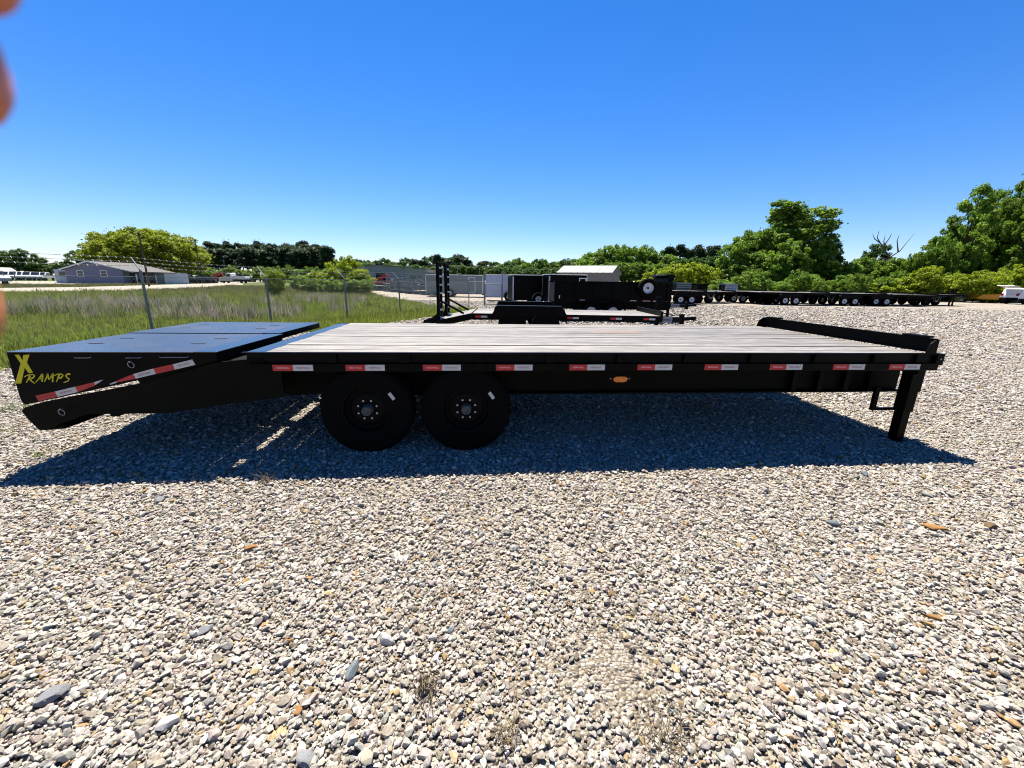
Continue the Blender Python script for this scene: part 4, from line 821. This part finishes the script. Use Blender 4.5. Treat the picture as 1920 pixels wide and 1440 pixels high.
# ------------------------------------------------------------------ vehicles on the far lot
def pickup(label, loc, rz, m, box=False, group=None, L=5.4):
    t = thing('parked_truck', label, 'truck', loc, rz, group)
    if box:
        b = MB().prism([(3.3, .45), (3.3, 2.25), (3.5, 2.35), (4.5, 2.35), (4.85, 1.55), (6.3, 1.35), (6.45, 1.1), (6.45, .45)], -1.0, 1.0).obj('cab', m, t, bevel=.06, angle=25)
        MB().box(0, 3.2, -1.1, 1.1, .95, 1.12).obj('flat_bed', m, t)
        for s in (-1, 1): MB().box(0, 3.2, s * 1.08 - .03, s * 1.08 + .03, 1.121, 1.75).obj('bed_side', m, t); MB().prism([(3.65, 1.55), (3.65, 2.15), (4.4, 2.15), (4.62, 1.55)], s * 1.005 - .005, s * 1.005 + .005).obj('side_window', GLASS, b)
        MB().box(-.1, 6.2, -.4, .4, .5, .949).obj('chassis', BLACK2, t); ws = (1.1, 5.4)
    else:
        b = MB().prism([(0, .5), (0, 1.15), (2.0, 1.15), (2.05, 1.75), (2.3, 1.85), (3.4, 1.85), (3.95, 1.2), (5.1, 1.08), (5.35, .9), (5.35, .5)], -.95, .95).obj('body', m, t, bevel=.06, angle=25)
        for s in (-1, 1): MB().prism([(2.15, 1.22), (2.2, 1.72), (3.3, 1.72), (3.72, 1.22)], s * .955 - .005, s * .955 + .005).obj('side_window', GLASS, b)
        MB().prism([(3.44, 1.80), (3.94, 1.24), (3.97, 1.26), (3.47, 1.82)], -.8, .8).obj('windscreen', GLASS, b); MB().box(5.352, 5.40, -.9, .9, .5, .75).obj('bumper', CHROME, b); ws = (1.05, 4.35)
    for u in ws:
        for v, f in ((-.88, False), (.88, True)): swheel(t, WSM_B, u, v, .36, f)
    return t
b0 = gnd(-12, 535); pickup('silver pickup truck at the left edge beside the dirt road', (b0.x - 3.6, b0.y, 0), R(-4), SILVER)
pk = pickup('white pickup parked in a tight row left of the house', (bx(22, 92), 92, 0), R(-60), WHITE, group='white pickups in a row')
for k in range(1, 6): c = copy_tree(pk); c.location = (bx(22 + k * 14, 92 + k * .7), 92 + k * .7, 0); c.rotation_euler = (0, 0, R(-62 + 3 * math.sin(k * 2)))
pickup('white flatbed truck standing before the dark pine wood', (bx(464, 104), 104, 0), R(182), WHITE, box=True)
def red_boom(label, loc, sc, rz=0):
    t = thing('boom_lift', label, 'boom lift', loc, rz); t.scale = (sc,) * 3
    MB().box(-1, 1, -.6, .6, .35, .9).obj('chassis', REDP, t, bevel=.04)
    for u in (-.7, .7):
        for v, f in ((-.65, False), (.65, True)): swheel(t, WSM_B, u, v, .36, f)
    MB().bar((-.6, 0, .9), (1.2, 0, 1.75), .2, .25).obj('lower_boom', REDP, t); MB().bar((1.2, 0, 1.75), (.5, 0, 1.2), .16, .2).obj('upper_boom', REDP, t); MB().bar((1.2, 0, 1.72), (1.9, 0, .8), .14, .16).obj('jib', REDP, t)
red_boom('red folded boom lift in the stock yard beyond the fence', (bx(706, 60), 60, 0), 1.25)
red_boom('red machine left of the white flatbed truck', (bx(402, 112), 112, 0), 1.5)
# stock yard behind the fence: stacked crates
sy = [(694, 58, 1.5, .9, 'low'), (712, 55, 1.8, .8, 'wide'), (728, 52, 1.3, 1.2, 'tall'), (743, 50, 1.5, 1.75, 'tall'), (757, 47, 1.5, 1.45, 'wide'), (772, 45, 1.6, 1.7, 'tall'), (787, 43.5, 1.4, 1.35, 'low'), (800, 42, 1.4, 1.65, 'tall'), (813, 41, 1.2, 1.55, 'tall'), (735, 62, 1.8, 1.7, 'tall'), (768, 60, 2.0, 1.9, 'tall')]
sr2 = random.Random(9)
for i, (px, Y, wd, ht, _) in enumerate(sy):
    t = thing('storage_rack', 'grey-green rack of stacked pale goods in the stock yard behind the fence', 'storage rack', (bx(px, Y), Y, 0), R(sr2.uniform(-12, 12)), 'racks in the stock yard'); n = max(2, int(ht / .42))
    for j in range(n):
        z = j * ht / n; MB().box(-wd / 2, wd / 2, 0, .9, z + .02, z + ht / n * .62).obj('crate', TEAL, t); MB().box(-wd / 2 + .05, wd / 2 - .05, .02, .85, z + ht / n * .621, z + ht / n * .72).obj('pallet', PALLET if sr2.random() < .45 else GALV, t)
        if sr2.random() < .8: q = sr2.uniform(-wd / 2, wd / 2 - .35); MB().box(q, q + sr2.uniform(.15, .34), -.03, -.001, z + .06, z + .06 + sr2.uniform(.06, .2)).obj('wrapped_goods', PALLET, t)
    for u in (-wd / 2 - .045, wd / 2 + .002): MB().box(u, u + .043, -.02, .03, 0, ht + .1).obj('upright', GALV, t)
for i, px in enumerate((345, 358, 371, 384, 397)):
    t = thing('low_machine', 'low grey machine in the line left of the white flatbed truck', 'machine', (bx(px, 98), 98, 0), R(10), 'machines lined up on the far lot')
    MB().box(-.8, .8, -.5, .5, .3, .95).obj('body', GREYP if i % 2 else GALV, t); MB().prism([(-.5, .951), (-.4, 1.6), (.3, 1.6), (.5, .951)], -.4, .4).obj('cab', GLASS, t)
    for u in (-.55, .55): swheel(t, WSM_B, u, -.55, .34); swheel(t, WSM_B, u, .55, .34, True)

# ------------------------------------------------------------------ trees and bushes
def leaf_cloud(rng, C, cv, leaf, up=.5, out=None):
    n = len(C); nr = rng.normal(size=(n, 3)); nr[:, 2] += up
    if out is not None: nr += out
    nr /= np.linalg.norm(nr, axis=1)[:, None] + 1e-9; a = np.cross(nr, rng.normal(size=(n, 3))); a /= np.linalg.norm(a, axis=1)[:, None] + 1e-9; b = np.cross(nr, a)
    l = leaf * rng.uniform(.6, 1.35, (n, 1)); V = np.stack([C - a * l * .62, C + b * l * .36 - nr * l * .06, C + a * l * .62, C - b * l * .36 - nr * l * .06], 1).reshape(-1, 3)
    F = np.arange(4 * n).reshape(-1, 4); v = np.repeat(np.clip(.62 * cv + .38 * rng.uniform(0, 1, n), 0, 1), 4)
    return V, F, v
def crown_mesh(name, rng, centres, radii, per, leaf, m, flat=.75, up=.5):
    C, cv, ou = [], [], []
    for c, r in zip(centres, radii):
        n = max(4, int(per * (r / np.mean(radii)) ** 2)); d = rng.normal(size=(n, 3)); d /= np.linalg.norm(d, axis=1)[:, None]; rr = r * rng.uniform(.25, 1.05, (n, 1)) ** .5
        C.append(c + d * rr * np.array((1, 1, flat))); cv.append(np.full(n, rng.uniform(0, 1))); ou.append(d * .8)
    C, cv, ou = np.concatenate(C), np.concatenate(cv), np.concatenate(ou)
    k = rng.choice(len(C), len(C) // 8, False); C[k] += rng.normal(0, np.mean(radii) * .38, (len(k), 3))          # stray sprays that break the outline
    V, F, v = leaf_cloud(rng, C, cv, leaf, up, ou)
    return fast_mesh(name, V, F, m, {'v': ('POINT', 'FLOAT', v)})
def limbs_mesh(name, rng, centres, h0, r0, m, top=.8, n=7):
    t = MB(); k = max(range(len(centres)), key=lambda i: centres[i][2]); tp = Vector(centres[k]) * .5 + Vector((0, 0, top * .5)); t.tube([(0, 0, -.01), (rng.normal() * .01, rng.normal() * .01, h0), tuple(tp * .6 + Vector((0, 0, h0 * .4))), tuple(tp)], [r0, r0 * .75, r0 * .5, r0 * .12], 7)
    for i in rng.choice(len(centres), min(n, len(centres)), False):
        c = Vector(centres[i]); s = Vector((0, 0, h0 + (c.z - h0) * rng.uniform(.0, .45))); mid = s.lerp(c, .5) + Vector((0, 0, .03)); t.tube([tuple(s), tuple(mid), tuple(c)], [r0 * .45, r0 * .28, r0 * .06], 5)
    return t.mesh(name, m, True)
def ell(rng, n, rx, rz, cz, lo=.35, bias=.5):
    d = rng.normal(size=(n, 3)); d /= np.linalg.norm(d, axis=1)[:, None]; r = rng.uniform(lo, 1, (n, 1)) ** bias
    return d * r * np.array((rx, rx, rz)) + np.array((0, 0, cz))
tg = np.random.default_rng(21)
PROTO = {}
def proto_broad(key, m, rx=.34, rz=.38, cz=.60, ncl=42, per=78, leaf=.030, cr_=(.030, .085), h0=.28, r0=.03):
    c = ell(tg, ncl, rx, rz, cz, .3); PROTO[key] = (crown_mesh('crown', tg, c, tg.uniform(*cr_, ncl), per, leaf, m), limbs_mesh('trunk', tg, c, h0, r0, BARK))
for i in range(3): proto_broad('dark%d' % i, LEAF_DARK, rx=tg.uniform(.30, .4), ncl=125)
for i in range(4): proto_broad('mid%d' % i, LEAF_MID, rx=tg.uniform(.30, .42), ncl=130)
for i in range(3):     # bushes: foliage to the ground
    c = ell(tg, 110, .47, .48, .50, .25); PROTO['bright%d' % i] = (crown_mesh('crown', tg, c, tg.uniform(.045, .12, 110), 100, .038, LEAF_BRT), limbs_mesh('trunk', tg, c, .2, .02, BARK, .7))
for i in range(3):
    c = ell(tg, 110, .47, .48, .50, .25); PROTO['shrub%d' % i] = (crown_mesh('crown', tg, c, tg.uniform(.045, .12, 110), 100, .038, LEAF_MID), limbs_mesh('trunk', tg, c, .2, .02, BARK, .7))
for i in range(3):     # pines: bare trunk, layered tufts
    z = tg.uniform(.40, .99, 34); rr = .24 * np.sqrt(np.clip((1.04 - z) / .55, .05, 1)); a = tg.uniform(0, 6.28, 34); r = rr * tg.uniform(.25, 1, 34)
    c = np.c_[r * np.cos(a), r * np.sin(a), z]; PROTO['pine%d' % i] = (crown_mesh('crown', tg, c, tg.uniform(.055, .10, 34), 170, .028, LEAF_PINE, flat=.6), limbs_mesh('trunk', tg, c, .4, .016, BARK, .95, 10))
# tall open tree with separate leaf masses
c = np.concatenate([ell(tg, 70, .19, .17, .78, .1) + np.array((.04, 0, 0)), ell(tg, 60, .18, .17, .56, .1) + np.array((.14, 0, 0)), ell(tg, 55, .18, .16, .52, .1) + np.array((-.16, .02, 0)), ell(tg, 40, .20, .14, .30, .1) + np.array((.02, -.1, 0)), ell(tg, 26, .10, .09, .88, .1) + np.array((-.12, 0, 0)), ell(tg, 40, .26, .12, .66, .1)])
PROTO['open'] = (crown_mesh('crown', tg, c, tg.uniform(.018, .055, len(c)), 75, .018, LEAF_MID), limbs_mesh('trunk', tg, c, .2, .022, BARK, .9, 16))
c2 = np.concatenate([ell(tg, 34, .15, .13, .84, .1), ell(tg, 30, .17, .10, .66, .1) + np.array((.13, 0, 0)), ell(tg, 30, .17, .10, .60, .1) + np.array((-.13, .02, 0)), ell(tg, 26, .20, .10, .44, .1) + np.array((.04, -.05, 0)), ell(tg, 16, .16, .08, .28, .1), ell(tg, 10, .05, .05, .96, .1) + np.array((.05, 0, 0))])
PROTO['tall'] = (crown_mesh('crown', tg, c2, tg.uniform(.018, .052, len(c2)), 85, .017, LEAF_MID), limbs_mesh('trunk', tg, c2, .3, .018, BARK, .95, 14))
# the wide dome
fi = np.arange(300); zz = 1 - 1.75 * (fi + .5) / 300; an = fi * 2.39996; sh = np.where(fi % 3 == 0, tg.uniform(.45, .8, 300), tg.uniform(.84, 1.0, 300)); q = np.sqrt(1 - zz ** 2)
cd = np.c_[np.cos(an) * q * .62 * sh, np.sin(an) * q * .62 * sh, .50 + zz * .46 * sh] + tg.normal(0, .025, (300, 3)); cd = cd[cd[:, 2] > .20]
PROTO['dome'] = (crown_mesh('crown', tg, cd, tg.uniform(.05, .10, len(cd)), 240, .022, LEAF_YEL), limbs_mesh('trunk', tg, cd, .16, .032, BARK, .7, 16))
ck = np.r_[0:len(cd)]
NAMES = {'dark': 'broadleaf_tree', 'mid': 'broadleaf_tree', 'bright': 'bush', 'shrub': 'bush', 'pine': 'pine_tree', 'open': 'broadleaf_tree', 'tall': 'broadleaf_tree', 'dome': 'broadleaf_tree'}
BASEW = {'dark': .86, 'mid': .86, 'bright': 1.12, 'shrub': 1.12, 'pine': .56, 'open': .72, 'tall': .58, 'dome': 1.38}
def tree(kind, label, px, ytop, Y, wpx, group=None, rz=None, z0=0.0):
    fam = kind.rstrip('0123456789'); cat = 'bush' if fam in ('bright', 'shrub') else 'tree'; b = Vector((bx(px, Y), Y, z0)); h = (pt(px, ytop, Y).z - z0) / 1.0; wd = wpx / FPX * Y * .97
    cr0, tr0 = PROTO[kind]; t = thing(NAMES[fam], label, cat, b, tg.uniform(0, 6.28) if rz is None else rz, group); s = wd / BASEW[fam]; t.scale = (s, s, h)
    mobj('trunk', tr0, t); mobj('crown', cr0, t); return t
ri = lambda n: int(tg.integers(0, n))
# left background
tree('dome', 'wide dome-shaped yellow-green tree behind the gabled house', 287, 428, 92, 190, rz=.4)
for px, yt, Y, wpx in ((-12, 474, 150, 62), (22, 468, 152, 58), (48, 466, 146, 52), (72, 480, 150, 50), (96, 492, 155, 44)): tree('dark%d' % ri(3), 'dark broadleaf tree in the clump behind the white trucks', px, yt, Y, wpx, 'dark trees behind the white trucks')
tree('dark0', 'small dark tree rising above the left roof slope of the house', 156, 467, 118, 50)
for px, yt, Y, wpx in ((118, 489, 140, 36), (136, 492, 150, 36), (186, 488, 135, 36), (205, 490, 140, 40), (236, 488, 140, 44), (330, 486, 140, 50), (360, 480, 142, 46)): tree('dark%d' % ri(3), 'low dark tree on the skyline behind the house', px, yt, Y, wpx, 'low trees behind the house')
for i in range(26):
    px = 384 + i * 9.4; yt = (459 + 4 * math.sin(i * 2.1) if px < 600 else 462 + (px - 600) * .45) + tg.uniform(-3, 3); tree('pine%d' % ri(3), 'tall dark pine in the dense wood behind the white flatbed truck', px, yt, 150 + tg.uniform(-4, 4), tg.uniform(30, 40), 'pines of the dark wood')
for i in range(22): tree('pine%d' % ri(3), 'dark pine in the nearer, lower rank of the dense wood', 388 + i * 11, 466 + tg.uniform(-4, 6), 140 + tg.uniform(-3, 3), tg.uniform(34, 44), 'pines of the dark wood')
for i in range(14): tree('shrub%d' % ri(3), 'dark undergrowth bush at the foot of the pine wood', 380 + i * 18, 500 + tg.uniform(-6, 6), 132, 30, 'undergrowth of the pine wood')
# bushes on the fence
tree('bright0', 'round bright green bush behind the second fence post', 514, 501, 34, 44)
tree('bright1', 'tall bright green bush left of the warehouse, highest of its clump', 646, 477, 46, 80)
tree('bright2', 'bright green bush on the right of the clump before the warehouse', 678, 503, 45, 56)
tree('bright0', 'bright green bush on the left of the clump before the warehouse', 603, 506, 47, 60)
tree('shrub1', 'dull green bush between the round bush and the bright clump', 565, 514, 46, 54)
for px, yt in ((590, 520), (622, 519), (655, 520), (680, 522)): tree('shrub%d' % ri(3), 'dark hedge bush at the foot of the bright clump', px, yt, 40, 44, 'hedge below the bright clump')
# middle skyline
for i in range(20):
    px = 640 + i * 14; yt = 488 - 8 * math.exp(-((px - 835) / 45) ** 2) + 5 * math.sin(i * 1.9) + (8 if px > 885 else 0); tree(('pine%d' if i % 3 else 'dark%d') % ri(3), 'dark tree in the skyline behind the warehouse', px, yt, 165 + tg.uniform(-8, 8), tg.uniform(36, 48), 'skyline behind the warehouse')
for i in range(16): tree('dark%d' % ri(3), 'lower dark broadleaf tree in front of the skyline behind the warehouse', 640 + i * 17.5, 496 + tg.uniform(-5, 5), 140, 40, 'skyline behind the warehouse')
for i in range(14):
    px = 928 + i * 13; tree(('mid%d' if i % 2 else 'dark%d') % ri(3), 'green tree in the skyline behind the cargo trailers', px, 489 + 4 * math.sin(i * 1.7) - (px > 960) * 3, 130 + tg.uniform(-6, 6), tg.uniform(36, 48), 'skyline behind the cargo trailers')
for i in range(12): tree('dark%d' % ri(3), 'lower dark tree right behind the cargo trailers', 925 + i * 14, 502 + tg.uniform(-4, 4), 105, 40, 'skyline behind the cargo trailers')
for px, yt in ((1092, 478), (1112, 468), (1134, 458), (1155, 453), (1178, 457), (1200, 459), (1224, 466), (1244, 474)): tree('mid%d' % ri(4), 'leafy green tree towering behind the metal shed', px, yt + tg.uniform(-2, 3), 92 + tg.uniform(-4, 4), tg.uniform(52, 64), 'trees behind the metal shed')
for px, yt in ((1090, 500), (1120, 492), (1150, 487), (1182, 488), (1210, 490), (1238, 492)): tree('mid%d' % ri(4), 'lower leafy tree close behind the metal shed', px, yt, 80, 56, 'trees behind the metal shed')
for i in range(9): tree('pine%d' % ri(3), 'dark pine on the skyline right of the shed', 1246 + i * 11, 464 + 4 * math.sin(i * 2.3), 150, 34, 'pines right of the shed')
for i in range(7): tree('dark%d' % ri(3), 'dark tree below the pines right of the shed', 1250 + i * 15, 480 + tg.uniform(-5, 5), 100, 44, 'dark trees right of the shed')
for px, yt, wpx in ((1240, 500, 60), (1268, 490, 66), (1300, 490, 66), (1328, 496, 60), (1216, 510, 44)): tree('bright%d' % ri(3), 'yellow-green bush behind the leftmost parked flatbeds', px, yt, 62, wpx, 'yellow-green bushes behind the parked row')
# right-hand wood
tree('open', 'tall open tree with several leaf masses, highest in the middle of the wood', 1474, 374, 66, 205, rz=.3)
for px, yt, wpx in ((1366, 444, 66), (1392, 432, 70), (1414, 420, 74), (1440, 418, 70), (1472, 446, 76), (1520, 446, 70), (1402, 470, 74), (1440, 470, 78), (1372, 485, 70), (1480, 470, 80), (1520, 478, 70)): tree('mid%d' % ri(4), 'leafy green tree in the thick clump under the tall open tree', px, yt, 62 + tg.uniform(-3, 3), wpx, 'clump under the tall open tree')
tree('dark1', 'dark green tree right of the tall open tree', 1543, 444, 64, 58)
tree('dark2', 'dark tree left of the bare dead tree', 1630, 452, 66, 52)
for i, px in enumerate(range(1556, 1760, 22)): tree('mid%d' % ri(4), 'low green tree in the gap of the wood around the dead tree', px, 484 + 5 * math.sin(i * 2.0), 60 + tg.uniform(-2, 2), 56, 'low trees in the gap')
for px, yt, wpx in ((1700, 470, 40), (1730, 462, 52), (1752, 440, 56)): tree('mid%d' % ri(4), 'young tree at the left flank of the tall right wood', px, yt, 57, wpx, 'flank of the right wood')
for px, yt, wpx, Y in ((1786, 345, 84, 58), (1826, 352, 80, 61), (1858, 338, 74, 59), (1886, 296, 88, 57), (1922, 304, 92, 60), (1955, 292, 100, 58), (1808, 378, 90, 63), (1870, 362, 90, 65), (2000, 310, 110, 60), (1906, 356, 86, 55), (1762, 402, 70, 60), (1745, 428, 60, 61)): tree('tall', 'tall slender tree of the high wood at the right edge', px, yt, Y, wpx, 'tall trees at the right edge')
for px, yt, wpx in ((1765, 446, 80), (1800, 436, 76), (1840, 448, 84), (1882, 430, 80), (1925, 440, 90), (1965, 425, 100)): tree('mid%d' % ri(4), 'broad tree filling the lower part of the high wood', px, yt, 60, wpx, 'lower trees of the high wood')
for px, yt, wpx in ((1690, 513, 80), (1735, 505, 90), (1772, 508, 80), (1812, 512, 80), (1850, 502, 90), (1895, 500, 90), (1935, 498, 90), (1650, 516, 70)): tree('bright%d' % ri(3), 'bright yellow-green bush below the high wood', px, yt + tg.uniform(-10, 8), 51 + tg.uniform(-2.5, 1.5), wpx * tg.uniform(.75, 1.15), 'bright bushes below the high wood')
for i, px in enumerate(range(1350, 1930, 24)): tree('shrub%d' % ri(3), 'low green bush along the edge of the gravel yard', px + tg.uniform(-8, 8), 514 + 9 * math.sin(i * 1.7) + tg.uniform(-9, 9), 53 + tg.uniform(-3, 3), tg.uniform(38, 74), 'bushes along the yard edge')
# bare dead tree
dt = thing('dead_tree', 'bare dead tree with forked branches on the skyline of the gap', 'tree', (bx(1675, 62), 62, 0)); f = lambda x, y: (pt(x, y, 62).x - bx(1675, 62), 0, pt(x, y, 62).z)
b = MB(); b.tube([(0, 0, 0), f(1672, 500), f(1668, 483), f(1655, 463), f(1645, 446), f(1648, 432)], [.22, .18, .13, .09, .06, .02], 6); b.obj('trunk', DEADW, dt)
for br_ in (((1668, 483), (1688, 470), (1700, 455), (1715, 437)), ((1660, 470), (1657, 452), (1660, 440)), ((1656, 462), (1668, 446), (1672, 437)), ((1684, 473), (1682, 452), (1686, 440)), ((1650, 455), (1640, 448), (1636, 438)), ((1672, 490), (1655, 484), (1646, 478))):
    b = MB(); n = len(br_); b.tube([f(*p) for p in br_], [.10 - .085 * i / (n - 1) for i in range(n)], 5); b.obj('branch', DEADW, dt)

# ------------------------------------------------------------------ single stones, dry tufts and sprouts on the gravel
def one_col(name, c, var=.2): return mat(name, c, .85, .25, var=var, scale=9, bump=.4, bscale=30)
SC = {'white': one_col('white_stone', (.26, .255, .25)), 'blue': one_col('blue_grey_stone', (.105, .125, .135)), 'grey': one_col('grey_stone', (.155, .16, .165)), 'rust': one_col('rust_stone', (.19, .10, .035), .3), 'brown': one_col('brown_stone', (.09, .06, .03), .3), 'cream': one_col('cream_stone', (.27, .245, .19))}
big = [(722, 1203, 44, 'white', 'flat white stone in the lower middle of the gravel, the largest there'), (660, 1262, 44, 'blue', 'blue-grey stone below the flat white stone'), (470, 1032, 30, 'rust', 'rust-orange stone alone in the left foreground'), (100, 1308, 62, 'grey', 'large grey stone near the left bottom corner'), (315, 1362, 60, 'white', 'big pale stone at the bottom left of the gravel'), (690, 1425, 46, 'cream', 'cream-yellow stone at the bottom edge'), (578, 1430, 52, 'grey', 'speckled grey stone at the bottom edge left of the cream one'),
       (1562, 985, 34, 'blue', 'blue-grey stone in the right half of the gravel'), (1752, 994, 40, 'rust', 'flat rust-brown stone in the right foreground'), (1858, 990, 36, 'brown', 'dark brown stone near the right edge'), (1536, 1088, 30, 'grey', 'small rounded grey stone right of centre'), (1735, 930, 26, 'grey', 'pale grey stone below the shadow tip'), (995, 1122, 26, 'white', 'white stone by the middle of the gravel'), (300, 940, 30, 'grey', 'flat grey stone just before the trailer shadow'), (540, 1205, 26, 'rust', 'small rust stone left of the flat white stone'), (560, 1335, 30, 'rust', 'ochre stone under the blue-grey stone'), (1750, 1160, 26, 'rust', 'ochre stone low at the right side'), (1620, 890, 24, 'blue', 'slim dark slate piece below the trailer shadow'), (845, 1185, 24, 'blue', 'narrow upright slate piece right of the flat white stone'), (385, 1185, 34, 'grey', 'grey wedge stone in the left foreground')]
for px, py, wpx, c, lb in big:
    g = gnd(px, py); r = wpx / 2 / FPX * (g - Vector((0, 0, HC))).dot(FW) * .92; me = stone_mesh('stone', tg, SC[c], 3, 14)
    o = mobj('stone', me, None, (g.x, g.y, r * .32), (tg.uniform(-.2, .2), tg.uniform(-.2, .2), tg.uniform(0, 6.28)), (r, r * .8, r * .75)); tag(o, lb, 'stone')
DRYM = mat('dry_grass', (.17, .13, .075), .8, .1, var=.3, scale=20, rand=.2); SPR = mat('sprout_green', (.10, .17, .02), .6, .2, var=.25, scale=20, rand=.2)
def real_tuft(label, px, py, h, n, m, spread=.4):
    g = gnd(px, py); rr = random.Random(px); b = MB()
    for k in range(n):
        a = rr.uniform(0, 6.28); l = h * rr.uniform(.4, 1.1); ln = rr.uniform(.3, 1.2); x, y = rr.uniform(-1, 1) * h * spread, rr.uniform(-1, 1) * h * spread; w_ = h * .012
        b.tube([(x, y, .005), (x + math.cos(a) * ln * l * .4, y + math.sin(a) * ln * l * .4, l * .55), (x + math.cos(a) * ln * l, y + math.sin(a) * ln * l, l * rr.uniform(.5, .95))], [w_ * 1.2, w_, w_ * .3], 3, False)
    o = b.obj('grass_tuft', m, None, loc=(g.x, g.y, 0)); tag(o, label, 'grass tuft')
real_tuft('dry brown grass tuft right of the blue-grey stone', 797, 1290, .10, 60, DRYM); real_tuft('dry tuft low in the middle by the bare patch', 950, 1385, .08, 50, DRYM); real_tuft('wide dry tuft at the bottom right of centre', 1240, 1370, .10, 60, DRYM, .8)
real_tuft('dry tuft under the middle of the trailer shadow edge', 838, 1118, .06, 40, DRYM, .7); real_tuft('dry tuft in front of the first wheel at the shadow edge', 497, 905, .09, 40, DRYM); real_tuft('small dry tuft in the middle right gravel', 1230, 1160, .05, 30, DRYM, .7); real_tuft('flattened dry tuft in the right gravel', 1452, 1025, .06, 40, DRYM, 1.2)
real_tuft('green sprout left of the ramp shadow', 78, 858, .10, 30, SPR); real_tuft('green sprout just behind the tail end of the trailer', 28, 770, .14, 40, SPR, .8); real_tuft('faint green sprouts at the left edge before the tail', 22, 812, .10, 40, SPR, 1.2)

STICK = [MB().tube([(-.5, 0, .0), (-.15, rg.normal() * .05, .03), (.2, rg.normal() * .08, .02), (.5, rg.normal() * .1, .05)], [.014, .016, .013, .008], 4).mesh('straw_piece', BLADEM) for _ in range(4)]
cl = np.concatenate([rg.normal((x, y), (sx_, sy_), (n, 2)) for x, y, sx_, sy_, n in ((.45, 1.35, .10, .22, 130), (.42, 2.0, .12, .35, 90), (-.27, 1.42, .14, .10, 70), (0.0, 1.22, .2, .1, 60), (1.7, 2.1, .4, .15, 60), (-1.0, 1.9, .5, .3, 50), (.1, 2.2, .9, .5, 120))])
n = len(cl); l = rg.uniform(.02, .085, n); sc_ = scatter('dry_straw', np.c_[cl, rg.uniform(.012, .026, n)], np.c_[rg.normal(0, .2, (n, 2)), rg.uniform(0, 6.28, n)], np.c_[l, np.full(n, .06), np.full(n, .06)], rg.integers(0, 4, n), np.clip(np.array((.17, .13, .085)) * rg.normal(1, .3, (n, 1)), .02, .5), STICK)
tag(sc_, 'bits of dry straw and twigs strewn over the foreground gravel', 'straw')
# ------------------------------------------------------------------ the photographer's fingers at the left edge of the lens
SKIN = mat('skin', (.50, .14, .045), .5, .35, var=.12, scale=120)
SKIN.node_tree.nodes['Principled BSDF'].inputs['Subsurface Weight'].default_value = .35; SKIN.node_tree.nodes['Principled BSDF'].inputs['Subsurface Radius'].default_value = (.006, .002, .001)
def lens(px, py, d): return Vector((0, 0, HC)) + ray(px, py) * d
def hand():
    V, E_, RR = [], [], []
    def node(p, r, par=None):
        V.append(tuple(p)); RR.append(r); i = len(V) - 1
        if par is not None: E_.append((par, i))
        return i
    L_ = lambda x, y, z: Vector((0, 0, HC)) + RT * x + UP * y + FW * z          # metres right, up, ahead of the lens
    wr = node(L_(-.215, -.075, -.055), .027); palm = node(L_(-.165, -.035, -.030), .030, wr); k0 = node(L_(-.140, -.005, -.010), .026, palm); fa = node(L_(-.30, -.16, -.12), .034, wr); node(L_(-.42, -.30, -.22), .042, fa)
    for (px, py, d, base) in ((-152, -210, .041, (-.122, .030, -.004)), (-180, 30, .041, (-.126, .014, 0)), (-206, 518, .041, (-.130, -.020, -.002))):
        tip = lens(px, py, d); b = L_(*base); kb = node(b, .0115, k0); m1 = node(b.lerp(tip, .40) + FW * .010 + UP * .003, .0112, kb); m2 = node(b.lerp(tip, .72) + FW * .006 + UP * .001, .0112, m1); m3 = node(tip, .0118, m2); node(tip + (tip - b).normalized() * .006, .0085, m3)
    kb = node(L_(-.150, -.060, -.005), .014, palm); m1 = node(L_(-.115, -.075, .012), .0115, kb); m2 = node(L_(-.085, -.072, .018), .0105, m1); node(L_(-.068, -.066, .018), .0088, m2)
    me = bpy.data.meshes.new('person'); me.from_pydata(V, E_, []); o = bpy.data.objects.new('person', me); COL.objects.link(o); me.materials.append(SKIN)
    sm = o.modifiers.new('skin', 'SKIN'); sm.use_smooth_shade = True; me.skin_vertices.new() if not me.skin_vertices else None
    for i, r in enumerate(RR): me.skin_vertices[0].data[i].radius = (r, r)
    me.skin_vertices[0].data[0].use_root = True
    ss = o.modifiers.new('smooth', 'SUBSURF'); ss.levels = 2; ss.render_levels = 2
    tag(o, "photographer's hand with blurred fingertips poking in at the upper left edge", 'hand')
hand()

# ------------------------------------------------------------------ singling out the members of small groups
ORD = ['leftmost', 'second from left', 'third from left', 'fourth from left', 'fifth from left', 'sixth from left', 'seventh from left', 'eighth from left', 'ninth from left', 'tenth from left', 'eleventh from left', 'twelfth from left', 'thirteenth from left', 'fourteenth from left']
grp = {}
for o in S.objects:
    if o.parent is None and o.get('group') and o.get('label'): grp.setdefault((o['group'], o['label']), []).append(o)
for (g_, l_), os_ in grp.items():
    if 1 < len(os_) <= 14:
        os_.sort(key=lambda o: o.location.x / o.location.y)
        for i, o in enumerate(os_): o['label'] = ('%s, %s' % (l_, ORD[i])) if i < len(os_) - 1 else '%s, rightmost' % l_
